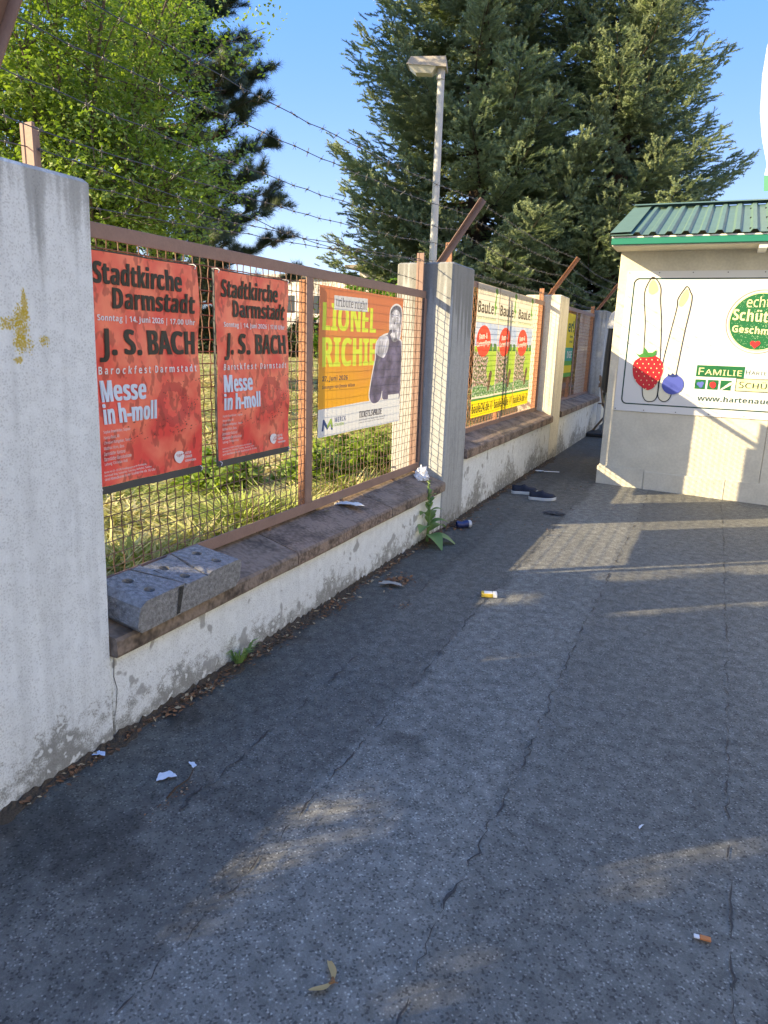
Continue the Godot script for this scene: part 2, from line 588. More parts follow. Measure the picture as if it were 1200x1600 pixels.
# ---------------------------------------------------------------- masonry
# white paint on render: run marks, damp speckle rising from the foot, flaked patches
func plaster(w_m: float, h_m: float, ppm: float, seed_: int, tone: float, streak: float, damp: float, peel: float, top_dirt: float, marks := [], tint := Color(0.94, 0.985, 1.0)) -> StandardMaterial3D:
	var w := int(w_m * ppm)
	var h := int(h_m * ppm)
	var k1 := 100.0 / ppm
	var fine := noise_bytes(w, h, noise(1.25 * k1, seed_, FastNoiseLite.TYPE_SIMPLEX, 2), false)
	var mid := noise_bytes(w, h, noise(0.13 * k1, seed_ + 1, FastNoiseLite.TYPE_SIMPLEX_SMOOTH, 4), false)
	var big := noise_bytes(w, h, noise(0.012 * k1, seed_ + 2, FastNoiseLite.TYPE_SIMPLEX_SMOOTH, 4), false)
	var sn := noise(1.0, seed_ + 3, FastNoiseLite.TYPE_SIMPLEX, 3)
	var pn := noise_bytes(w, h, noise(0.055 * k1, seed_ + 4, FastNoiseLite.TYPE_SIMPLEX_SMOOTH, 3), false)
	var o := PackedByteArray()
	o.resize(w * h * 3)
	var hb := PackedByteArray()
	hb.resize(w * h)
	for y in h:
		var ym := (h - 0.5 - y) / ppm - 0.12   # the masonry starts 0.12 m below the ground
		for x in w:
			var k := y * w + x
			var xm := x / ppm
			var f := fine[k] / 255.0 - 0.5
			var m := mid[k] / 255.0 - 0.5
			var b := big[k] / 255.0 - 0.5
			var st := sn.get_noise_2d(xm * 14.0, ym * 0.7)
			var t = tone * (1.0 + 0.20 * f + 0.16 * m + 0.10 * b - streak * max(0.0, st + 0.1 + 0.4 * f))
			var r = t * tint.r
			var g = t * tint.g
			var bl = t * tint.b
			var hh := 0.55 + 0.5 * f + 0.2 * m
			if f < -0.24 and m < 0.12:   # small dark pits of the roughcast
				r *= 0.80
				g *= 0.80
				bl *= 0.80
			# weathered dark crust washed down from the top
			var td := (ym - (h_m - 0.14 - top_dirt * (0.5 + 0.9 * (st + 0.5) + b * 1.2))) / 0.16 + f * 1.3 + m
			if top_dirt > 0.0 and td > 0.0:
				var q: float = clamp(td, 0.0, 1.0) * 0.55
				r = lerp(r, 0.13, q)
				g = lerp(g, 0.13, q)
				bl = lerp(bl, 0.12, q)
			# damp, mossy speckle at the foot
			var edge := damp * (0.75 + 2.2 * b + 0.9 * m)
			var dd := (edge - ym) / 0.085 + f * 2.2 + m * 2.0
			if damp > 0.0 and dd > 0.0:
				var q2: float = clamp(dd, 0.0, 1.0) * 0.80
				var bare := 0.15 + 0.10 * f
				if m > 0.20 and b > -0.05:
					q2 *= 0.25
				r = lerp(r, bare, q2)
				g = lerp(g, bare * 0.98, q2)
				bl = lerp(bl, bare * 0.86, q2)
				hh -= 0.15 * q2
			# flakes where the paint is gone
			var pv := pn[k] / 255.0 + f * 0.06
			if peel > 0.0 and pv > 1.0 - peel and b > -0.12:
				var q4: float = clamp((pv - 1.0 + peel) * 30.0, 0.0, 0.85)
				r = lerp(r, 0.33 + 0.16 * f, q4)
				g = lerp(g, 0.335 + 0.16 * f, q4)
				bl = lerp(bl, 0.33 + 0.16 * f, q4)
				hh -= 0.35
			for mk in marks:   # [x, y, rx, ry, colour, roughness of the edge]
				var dx: float = (xm - mk[0]) / mk[2]
				var dy: float = (ym - mk[1]) / mk[3]
				if dx * dx + dy * dy < 2.5:
					var cover: float = 1.05 - dx * dx - dy * dy + f * mk[5] + m * mk[5]
					if cover > 0.0:
						var q3: float = clamp(cover * 3.0, 0.0, 1.0) * (0.85 + f * 0.4)
						var c: Color = mk[4]
						r = lerp(r, c.r, q3)
						g = lerp(g, c.g, q3)
						bl = lerp(bl, c.b, q3)
			var cc := Color(max(r, 0.01), max(g, 0.01), max(bl, 0.01)).linear_to_srgb()
			o[k * 3] = int(clamp(cc.r * 255.0, 0, 255))
			o[k * 3 + 1] = int(clamp(cc.g * 255.0, 0, 255))
			o[k * 3 + 2] = int(clamp(cc.b * 255.0, 0, 255))
			hb[k] = int(clamp(hh * 255.0, 0, 255))
	var mt := StandardMaterial3D.new()
	mt.albedo_texture = tex_rgb(w, h, o)
	mt.roughness = 0.93
	mt.cull_mode = BaseMaterial3D.CULL_DISABLED
	mt.heightmap_enabled = true
	mt.heightmap_texture = tex_l(w, h, hb)
	mt.heightmap_scale = 0.22
	return mt

# a rendered block of masonry with slightly soft, uneven arrises; uv metres / texture metres
func block_mesh(x0: float, x1: float, z0: float, z1: float, y0: float, y1: float, tw: float, th: float, uneven: FastNoiseLite, amp: float, uoff := 0.0) -> ArrayMesh:
	var s := Shape.new()
	var bev := 0.012
	# perimeter path (x, z) going round, with chamfered corners
	var per := [Vector2(x1, z0 - bev), Vector2(x1, z1 + bev), Vector2(x1 - bev, z1), Vector2(x0 + bev, z1), Vector2(x0, z1 + bev), Vector2(x0, z0 - bev), Vector2(x0 + bev, z0), Vector2(x1 - bev, z0)]
	var path := []
	var dist := []
	var d := uoff
	for k in per.size() + 1:
		var a: Vector2 = per[k % per.size()]
		var b: Vector2 = per[(k + 1) % per.size()]
		var steps := int(max(1.0, ceil(a.distance_to(b) / 0.06)))
		if k == per.size():
			steps = 1
		for q in steps:
			var p := a.lerp(b, float(q) / steps)
			path.append(p)
			dist.append(d + a.distance_to(b) * q / steps)
		d += a.distance_to(b)
	var rows := int(ceil((y1 - y0) / 0.06))
	var cols := path.size()
	for r in rows + 2:
		var y: float = lerp(y0, y1 - bev, min(1.0, float(r) / rows))
		var inset := 0.0
		if r == rows + 1:
			y = y1
			inset = bev
		for k in cols:
			var p: Vector2 = path[k]
			var ctr := Vector2((x0 + x1) * 0.5, (z0 + z1) * 0.5)
			var dirx := signf(p.x - ctr.x)
			var dirz := signf(p.y - ctr.y)
			var onx: float = 1.0 if absf(absf(p.x - ctr.x) - absf(x1 - x0) * 0.5) < 0.001 else 0.0
			var onz: float = 1.0 if absf(absf(p.y - ctr.y) - absf(z1 - z0) * 0.5) < 0.001 else 0.0
			var nn := uneven.get_noise_3d(p.x * 3.0, y * 3.0, p.y * 3.0) * amp
			s.v.append(Vector3(p.x + (nn * onx - inset) * dirx, y + (nn if r > rows else 0.0), p.y + (nn * onz - inset) * dirz))
			s.uv.append(Vector2(dist[k] / tw, 1.0 - (y - y0) / th))
	for r in rows + 1:
		for k in cols - 1:
			var q := r * cols + k
			s.i.append_array(PackedInt32Array([q, q + 1, q + cols, q + 1, q + cols + 1, q + cols]))
	var top := s.v.size()
	var mid := Vector3((x0 + x1) * 0.5, y1 + 0.004, (z0 + z1) * 0.5)
	s.v.append(mid)
	s.uv.append(Vector2(0.5, 0.02))
	for k in cols - 1:
		s.i.append_array(PackedInt32Array([(rows + 1) * cols + k, (rows + 1) * cols + k + 1, top]))
	return s.mesh()

const PILLARS := [[2.55, 2.07, 1.86], [-1.216, -1.704, 1.876], [-5.083, -5.58, 1.998], [-9.05, -9.58, 2.04], [-13.04, -13.55, 2.056]]
const BAYS := [[2.07, -1.216, 0.393, 0.32, 1.79, 0.475], [-1.704, -5.083, 0.393, 0.32, 1.793, 0.475], [-5.58, -9.05, 0.582, 0.50, 1.962, 0.625], [-9.58, -13.04, 0.60, 0.52, 1.99, 0.635]]

func masonry() -> void:
	var yel := Color(0.50, 0.36, 0.02)
	var p1 := plaster(2.1, 2.02, 300.0, 100, 0.80, 0.14, 0.20, 0.0, 0.22, [[0.195, 1.44, 0.022, 0.045, yel, 2.6], [0.172, 1.445, 0.04, 0.015, yel, 3.0], [0.20, 1.385, 0.028, 0.022, yel, 3.2], [0.18, 1.345, 0.015, 0.008, yel, 2.0], [0.272, 1.395, 0.018, 0.014, yel, 3.0], [0.21, 1.50, 0.008, 0.03, yel, 3.0]])
	var p2 := plaster(2.1, 2.20, 220.0, 140, 0.42, 0.22, 0.18, 0.0, 0.5)
	var p3 := plaster(2.1, 2.20, 180.0, 170, 0.74, 0.26, 0.14, 0.0, 0.10, [], Color(1.0, 0.95, 0.80))  # tint paints in warm light bounced from the kiosk side
	var p4 := plaster(2.1, 2.20, 120.0, 190, 0.50, 0.30, 0.14, 0.0, 0.2)
	var w1 := plaster(3.6, 0.46, 300.0, 200, 0.82, 0.06, 0.17, 0.295, 0.0)
	var w2 := plaster(3.6, 0.66, 180.0, 230, 0.78, 0.12, 0.24, 0.29, 0.0)
	var un := noise(0.6, 77)
	var names := ["pale rendered fence pillar behind the camera end of the panel", "tall white rendered fence pillar with a yellow paint smear, nearest the camera", "grey streaked concrete fence pillar between the orange concert poster and the garden posters", "sunlit fence pillar with warm bounced light painted into its colour, right of the three garden posters", "small grey fence pillar farthest away beside the kiosk corner"]
	for k in PILLARS.size():
		var p: Array = PILLARS[k]
		var t := thing("fence_pillar", names[k], "pillar", Vector3.ZERO, 0.0, "rendered pillars of the fence")
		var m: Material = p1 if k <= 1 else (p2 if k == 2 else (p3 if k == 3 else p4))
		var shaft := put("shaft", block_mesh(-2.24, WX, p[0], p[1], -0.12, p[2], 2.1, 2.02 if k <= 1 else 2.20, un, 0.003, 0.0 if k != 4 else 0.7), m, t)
		if k == 1:   # the nearest pillar leans a little along the fence
			shaft.transform = Transform3D(Basis(Vector3.RIGHT, Vector3(0, 1, -0.022), Vector3.BACK), Vector3.ZERO)
		# steel arm leaning out over the street, carries the barbed wire
		var zc: float = (p[0] + p[1]) * 0.5
		var a := Shape.new()
		var b0 := Vector3(-2.03, p[2] - 0.03, zc)
		var b1 := Vector3(-1.685, p[2] + 0.455, zc)
		var dirv := (b1 - b0).normalized()
		var side := Vector3(dirv.y, -dirv.x, 0)
		var xf := Transform3D(Basis(side, dirv, Vector3(0, 0, 1)), b0)
		a.box(Vector3(-0.022, 0, -0.022), Vector3(0.022, b0.distance_to(b1), -0.017), 0.002, xf)
		a.box(Vector3(-0.022, 0, -0.0165), Vector3(-0.017, b0.distance_to(b1), 0.022), 0.002, xf)
		put("wire_arm", a.mesh(), M.frame if k < 3 else M.rust, t)
	var wn := ["low white rendered wall behind the camera", "low white flaking wall under the red and orange posters", "low stained white wall under the three garden posters", "low damp stained wall at the far end beside the kiosk"]
	for k in BAYS.size():
		var b: Array = BAYS[k]
		var t := thing("low_wall", wn[k], "wall", Vector3.ZERO, 0.0, "low walls under the fence panels")
		put("plaster", block_mesh(-2.22, WX - 0.006, b[0] + 0.004, b[1] - 0.004, -0.12, b[3], 3.6, 0.46 if k < 2 else 0.66, un, 0.005, 0.0 if k != 3 else 1.3), w1 if k < 2 else w2, t)
		# coping slabs, sloping to the street
		var cuts: Array = [b[0], b[0] - 1.72, b[1]] if k == 0 else ([b[0] - 0.002, -2.915, -4.07, b[1] - 0.0] if k == 1 else [b[0], b[0] - 1.16, b[0] - 2.33, b[1]])
		for q in cuts.size() - 1:
			var z0: float = cuts[q] - 0.004
			var z1: float = cuts[q + 1] + 0.004
			var s := Shape.new()
			var steps := 22
			var rise := 0.065
			var prof := [Vector2(-1.772, b[3]), Vector2(-1.768, b[3] + 0.01), Vector2(-1.768, b[2] - 0.014), Vector2(-1.776, b[2] - 0.002), Vector2(-1.83, b[2] + rise * 0.2), Vector2(-1.92, b[2] + rise * 0.6), Vector2(-2.02, b[2] + rise), Vector2(-2.10, b[2] + rise * 0.9), Vector2(-2.26, b[2] + rise * 0.2), Vector2(-2.26, b[3])]
			for e in steps + 1:
				var z: float = lerp(z0, z1, float(e) / steps)
				for g in prof.size():
					var pr: Vector2 = prof[g]
					var j := un.get_noise_3d(pr.x * 5.0, pr.y * 5.0, z * 5.0) * 0.006
					s.v.append(Vector3(pr.x + j, pr.y + (un.get_noise_3d(pr.x * 5.0, 5.0, z * 4.0) * 0.005 if g > 1 and g < 9 else 0.001), z))
			var pc := prof.size()
			for e in steps:
				for g in pc:
					var a := e * pc + g
					var d := e * pc + (g + 1) % pc
					s.i.append_array(PackedInt32Array([a, d, a + pc, d, d + pc, a + pc]))
			for e in [0, steps]:
				for g in range(1, pc - 1):
					s.i.append_array(PackedInt32Array([e * pc, e * pc + g, e * pc + g + 1]))
			put("coping_slab", s.mesh(), M.coping if (q + k) % 2 == 0 else M.coping2, t)
	# crack running down from the coping at the nearest pillar
	var s2 := Shape.new()
	var pts := [Vector3(WX - 0.004, 0.315, -1.722), Vector3(WX - 0.004, 0.24, -1.716), Vector3(WX - 0.004, 0.19, -1.728), Vector3(WX - 0.004, 0.12, -1.718), Vector3(WX - 0.004, 0.05, -1.70)]
	s2.tube(pts, [0.0012, 0.0013, 0.0011, 0.0009, 0.0006], 4)
	put("crack", s2.mesh(), M.block_dark, get_node("low_wall_001"))

# ---------------------------------------------------------------- fence panels
func panel(label: String, b: Array, mulls: Array, arm_near: float, arm_far: float, wire_m: Material) -> Node3D:
	var len_: float = b[0] - b[1]
	var t := thing("mesh_fence", label, "fence", Vector3(GX, 0, b[0]), PI / 2, "steel mesh panels of the fence")
	var yt: float = b[4]
	var yb: float = b[5]
	var s := Shape.new()
	s.box(Vector3(0.03, yt - 0.052, -0.004), Vector3(len_ - 0.03, yt, 0.003), 0.002)
	s.box(Vector3(0.03, yt - 0.004, -0.045), Vector3(len_ - 0.03, yt, -0.0045), 0.002)
	put("top_rail", s.mesh(), M.frame, t)
	s = Shape.new()
	s.box(Vector3(0.03, yb, -0.004), Vector3(len_ - 0.03, yb + 0.055, 0.003), 0.002)
	s.box(Vector3(0.03, yb, -0.045), Vector3(len_ - 0.03, yb + 0.004, -0.0045), 0.002)
	put("bottom_rail", s.mesh(), M.frame, t)
	var edges := [0.03]
	for x in mulls:
		edges.append(x)
	edges.append(len_ - 0.03)
	for k in edges.size():
		var x: float = edges[k]
		s = Shape.new()
		var w := 0.022 if (k == 0 or k == edges.size() - 1) else 0.032
		s.box(Vector3(x - w, yb + 0.0555, -0.005), Vector3(x + w, yt - 0.0525, 0.004), 0.002)
		if k > 0 and k < edges.size() - 1:
			put("mullion", s.mesh(), M.frame, t)
			var pst := Shape.new()
			pst.box(Vector3(x + 0.028, 0.2, -0.085), Vector3(x + 0.072, yt - 0.06, -0.045), 0.003)
			put("rear_post", pst.mesh(), M.rust, t)
		else:
			put("stile", s.mesh(), M.frame, t)
	for e in [[0.045, arm_near], [len_ - 0.045, arm_far]]:
		s = Shape.new()
		s.box(Vector3(e[0] - 0.03, yb - 0.06, -0.065), Vector3(e[0] + 0.03, e[1], -0.046), 0.003)
		s.box(Vector3(e[0] - 0.03, yb - 0.06, -0.045), Vector3(e[0] - 0.018, e[1], -0.008), 0.003)
		put("end_post", s.mesh(), M.frame if b[0] > -5.0 else M.rust, t)
	# pins that carry the frame on the coping
	var x := 0.5
	while x < len_:
		s = Shape.new()
		s.box(Vector3(x - 0.012, yb - 0.075, -0.03), Vector3(x + 0.012, yb - 0.0005, -0.006), 0.002)
		put("foot_pin", s.mesh(), M.wire, t)
		x += 0.8
	# crimped wire, one cloth for each field of the frame
	for k in edges.size() - 1:
		var xa: float = edges[k] + 0.01
		var xb: float = edges[k + 1] - 0.01
		var wm := Shape.new()
		var nv := int(round((xb - xa) / 0.051))
		var ny := int(round((yt - yb - 0.06) / 0.05))
		var ya := yb + 0.03
		var ye := yt - 0.03
		for q in range(1, nv):
			var xx: float = lerp(xa, xb, float(q) / nv)
			var pts := []
			for r in ny * 2 + 1:
				var y: float = lerp(ya, ye, float(r) / (ny * 2))
				var ph := 1.0 if (r / 2 + q) % 2 == 0 else -1.0
				var zz := -0.012 + (0.0032 * ph if r % 2 == 0 else 0.0)
				pts.append(Vector3(xx + ((0.0020 if k == 0 else 0.0011) * ph if r % 2 == 1 else 0.0), y, zz))
			wm.tube(pts, [0.0026 if k == 0 else 0.0020], 4, false)
		for r in range(0, ny + 1):
			var y: float = lerp(ya, ye, float(r) / ny)
			var pts := []
			for q in range(0, nv + 1):
				var ph := 1.0 if (q + r) % 2 == 0 else -1.0
				pts.append(Vector3(lerp(xa, xb, float(q) / nv), y + rng.randf_range(-0.0006, 0.0006), -0.012 - 0.0024 * ph))
			wm.tube(pts, [0.0026 if k == 0 else 0.0020], 4, false)
		var o := put("wire_mesh", wm.mesh(), wire_m, t)
		o.set_meta("kind", "stuff")
	return t

func fence() -> void:
	panel("steel mesh fence panel behind the camera, left of the nearest pillar", BAYS[0], [1.64], 2.05, 2.05, M.wire)
	panel("brown steel mesh fence panel holding the two red posters, nearest in view", BAYS[1], [1.68], 2.05, 2.053, M.wire)
	panel("rust orange steel mesh fence panel holding the garden posters", BAYS[2], [1.73], 2.20, 2.11, M.rust)
	panel("far rusty steel mesh fence panel with a yellow and green poster", BAYS[3], [1.73], 2.16, 2.12, M.rust)

func barbed() -> void:
	var fr := [0.10, 0.33, 0.54, 0.76, 0.97]
	var lab := ["lowest barbed wire strand on the slanted arms", "second lowest barbed wire strand on the slanted arms", "middle barbed wire strand on the slanted arms", "second highest barbed wire strand on the slanted arms", "topmost barbed wire strand at the tips of the slanted arms"]
	for w in fr.size():
		var pts := []
		for k in PILLARS.size():
			var p: Array = PILLARS[k]
			pts.append(Vector3(lerp(-2.03, -1.685, fr[w]) - 0.028, lerp(p[2] - 0.03, p[2] + 0.455, fr[w]) + 0.015, (p[0] + p[1]) * 0.5))
		strand(lab[w], pts, 0.035 + 0.012 * ((w * 7) % 3))
	strand("loose barbed wire strand sagging just above the fence rail, knotted halfway", [Vector3(-2.03, 1.86, 1.4), Vector3(-2.03, 1.98, -1.77), Vector3(-2.025, 1.955, -2.95), Vector3(-2.022, 1.927, -3.66), Vector3(-2.02, 1.925, -3.74), Vector3(-2.01, 1.985, -4.72), Vector3(-2.0, 2.01, -5.32), Vector3(-2.03, 2.06, -9.3), Vector3(-2.03, 2.08, -13.3)], 0.004)
	strand("lowest slack barbed wire strand tied to the fence end post", [Vector3(-2.03, 1.84, -1.72), Vector3(-2.028, 1.848, -2.0), Vector3(-2.03, 1.887, -2.9), Vector3(-2.032, 1.921, -3.66), Vector3(-2.032, 1.918, -3.74), Vector3(-2.03, 1.893, -4.23), Vector3(-2.03, 1.86, -5.03)], 0.003)

func strand(label: String, pts: Array, sag: float) -> void:
	var s := Shape.new()
	var path := []
	for k in pts.size() - 1:
		var a: Vector3 = pts[k]
		var b: Vector3 = pts[k + 1]
		var steps := int(max(2.0, a.distance_to(b) / 0.12))
		for q in steps:
			var f := float(q) / steps
			path.append(a.lerp(b, f) + Vector3(rng.randf_range(-1, 1) * 0.004, -sag * 4.0 * f * (1.0 - f) + rng.randf_range(-1, 1) * 0.005, 0))
	path.append(pts[-1])
	s.tube(path, [0.0018], 4, false)
	var wire := put("barbed_wire", s.mesh(), M.barb)
	tag(wire, label, "barbed wire", "barbed wire strands above the fence")
	var bs := Shape.new()
	for k in path.size():
		var p: Vector3 = path[k]
		for q in 2:
			var d := Vector3(rng.randf_range(-1, 1), rng.randf_range(-1, 1), rng.randf_range(-0.5, 0.5)).normalized() * 0.019
			bs.tube([p - d, p + d], [0.0011], 3, false)
		bs.tube([p - Vector3(0, 0, 0.008), p + Vector3(0, 0, 0.008)], [0.0038], 5, true)
	var bo := put("barbs", bs.mesh(), M.barb, wire)
	bo.set_meta("kind", "stuff")

# ---------------------------------------------------------------- kiosk
const KZ := -7.906
const KX := -1.008
func kiosk() -> void:
	var cream := tri_mat(0.63, 0.605, 0.50, 0.75, M.soft, 0.6, M.bump, 0.03)
	var cream2 := tri_mat(0.615, 0.59, 0.49, 0.75, M.soft, 0.7, M.bump, 0.04)
	var green := tri_mat(0.115, 0.20, 0.165, 0.55, M.soft, 0.8)
	var t := thing("market_kiosk", "cream wooden sales kiosk with green ribbed metal roof", "kiosk", Vector3(KX, 0, KZ))
	# local axes: x to the right, -z to the back
	var W := 3.4
	var D := 2.5
	var s := Shape.new()
	s.box(Vector3(0, -0.1, -0.05), Vector3(1.55, 2.42, 0), 0.004)
	put("front_wall", s.mesh(), cream, t)
	s = Shape.new()
	s.box(Vector3(1.553, -0.15, -0.05), Vector3(W, 2.42, 0), 0.004)
	put("front_wall", s.mesh(), cream, t)
	for x in [0.0, W - 0.05]:
		s = Shape.new()
		s.box(Vector3(x, -0.2, -D + 0.051), Vector3(x + 0.05, 2.40, -0.051), 0.003)
		s.quad(Vector3(x + 0.025, 2.40, -0.051), Vector3(x + 0.025, 2.40, -D + 0.051), Vector3(x + 0.025, 2.83, -1.27), Vector3(x + 0.025, 2.83, -1.23))
		put("side_wall", s.mesh(), cream, t)
	s = Shape.new()
	s.box(Vector3(0, -0.2, -D), Vector3(W, 2.42, -D + 0.05), 0.004)
	put("back_wall", s.mesh(), cream, t)
	# boards round the foot, slightly proud
	for e in [[-0.02, 0.461, 0.19, 0.012], [0.467, 1.245, 0.172, 0.016], [1.249, 2.1, 0.165, 0.012], [2.104, W + 0.02, 0.16, 0.014]]:
		s = Shape.new()
		s.box(Vector3(e[0], -0.16, 0.001), Vector3(e[1], e[2], 0.001 + e[3]), 0.004)
		put("skirting_board", s.mesh(), cream2, t)
	for e in [[-0.02, 0.0]]:
		s = Shape.new()
		s.box(Vector3(-0.022, -0.16, -D), Vector3(-0.001, 0.19, 0.0), 0.004)
		put("skirting_board", s.mesh(), cream2, t)
	# cap strip over the skirting
	s = Shape.new()
	s.box(Vector3(0.0, 0.1905, 0.001), Vector3(0.46, 0.20, 0.009), 0.003)
	put("cap_strip", s.mesh(), cream2, t)
	# roof
	var ov := 0.455
	var yE := 2.395
	var pitch := 0.30
	var xl := -0.045
	var xr := W + 0.06
	s = Shape.new()
	s.box(Vector3(xl, yE - 0.0, ov - 0.025), Vector3(xr, yE + 0.058, ov), 0.003)
	put("fascia", s.mesh(), mat(0.012, 0.17, 0.115, 0.4), t)
	s = Shape.new()
	s.box(Vector3(xl, yE + 0.0585, ov - 0.02), Vector3(xr, yE + 0.072, ov - 0.002), 0.002)
	put("fascia_trim", s.mesh(), M.white, t)
	s = Shape.new()
	s.box(Vector3(xl + 0.004, yE - 0.012, 0.001), Vector3(xr - 0.004, yE - 0.001, ov - 0.03), 0.002)
	put("soffit", s.mesh(), cream2, t)
	for x in [1.23, 2.4]:
		s = Shape.new()
		s.box(Vector3(x, yE - 0.05, 0.002), Vector3(x + 0.07, yE - 0.0125, ov - 0.04), 0.003)
		put("rafter_end", s.mesh(), M.white, t)
	# ribbed sheets front and back
	for side in [0, 1]:
		s = Shape.new()
		var prof := []
		var x := xl - 0.01
		prof.append(Vector2(x, 0.0))
		x = xl + 0.19
		while x < xr - 0.06:
			prof.append_array([Vector2(x, 0.0), Vector2(x + 0.02, 0.025), Vector2(x + 0.055, 0.025), Vector2(x + 0.075, 0.0)])
			prof.append_array([Vector2(x + 0.095, 0.0)])
			x += 0.142
		prof.append(Vector2(xr, 0.0))
		var zf := ov + 0.03
		var zr := -1.25
		if side == 1:
			zf = -D - ov - 0.03
		var yf := yE + 0.078
		var yr := yf + (ov + 0.03 + 1.25) * pitch
		for k in prof.size() - 1:
			var a: Vector2 = prof[k]
			var b: Vector2 = prof[k + 1]
			s.quad(Vector3(a.x, yf + a.y, zf), Vector3(b.x, yf + b.y, zf), Vector3(b.x, yr + b.y, zr), Vector3(a.x, yr + a.y, zr))
			s.quad(Vector3(a.x, yf + a.y - 0.003, zf), Vector3(b.x, yf + b.y - 0.003, zf), Vector3(b.x, yr + b.y - 0.003, zr), Vector3(a.x, yr + a.y - 0.003, zr))
		put("roof_sheet", s.mesh(), green, t)
		if side == 0:
			# verge flashing on the left slope, ridge cap, screws
			var vf := Shape.new()
			vf.quad(Vector3(xl - 0.02, yf + 0.028, zf - 0.03), Vector3(xl + 0.17, yf + 0.034, zf - 0.03), Vector3(xl + 0.17, yr + 0.034, zr), Vector3(xl - 0.02, yr + 0.028, zr))
			vf.quad(Vector3(xl - 0.02, yf + 0.028, zf - 0.03), Vector3(xl - 0.02, yf - 0.06, zf - 0.03), Vector3(xl - 0.02, yr - 0.06, zr), Vector3(xl - 0.02, yr + 0.028, zr))
			put("verge_flashing", vf.mesh(), green, t)
			var rc := Shape.new()
			for sg in [-1.0, 1.0]:
				rc.quad(Vector3(xl - 0.02, yr + 0.055, zr), Vector3(xr + 0.02, yr + 0.055, zr), Vector3(xr + 0.02, yr + 0.036 - 0.09 * pitch * 0.4, zr + sg * 0.10), Vector3(xl - 0.02, yr + 0.036 - 0.09 * pitch * 0.4, zr + sg * 0.10))
			put("ridge_cap", rc.mesh(), green, t)
			var sc := Shape.new()
			for q in [[0.62, 1], [1.16, 3], [1.30, 3], [1.44, 3], [0.90, 2], [0.34, 2], [0.48, 2], [1.9, 3], [2.3, 2]]:
				for r in q[1]:
					var f = 0.08 + 0.36 * r
					var zz: float = lerp(zf, zr, f)
					var yy: float = lerp(yf, yr, f) + 0.002
					sc.tube([Vector3(q[0] - 0.02, yy, zz), Vector3(q[0] - 0.02, yy + 0.012, zz + 0.003)], [0.008], 6)
			put("screw_heads", sc.mesh(), M.black, t).set_meta("kind", "stuff")

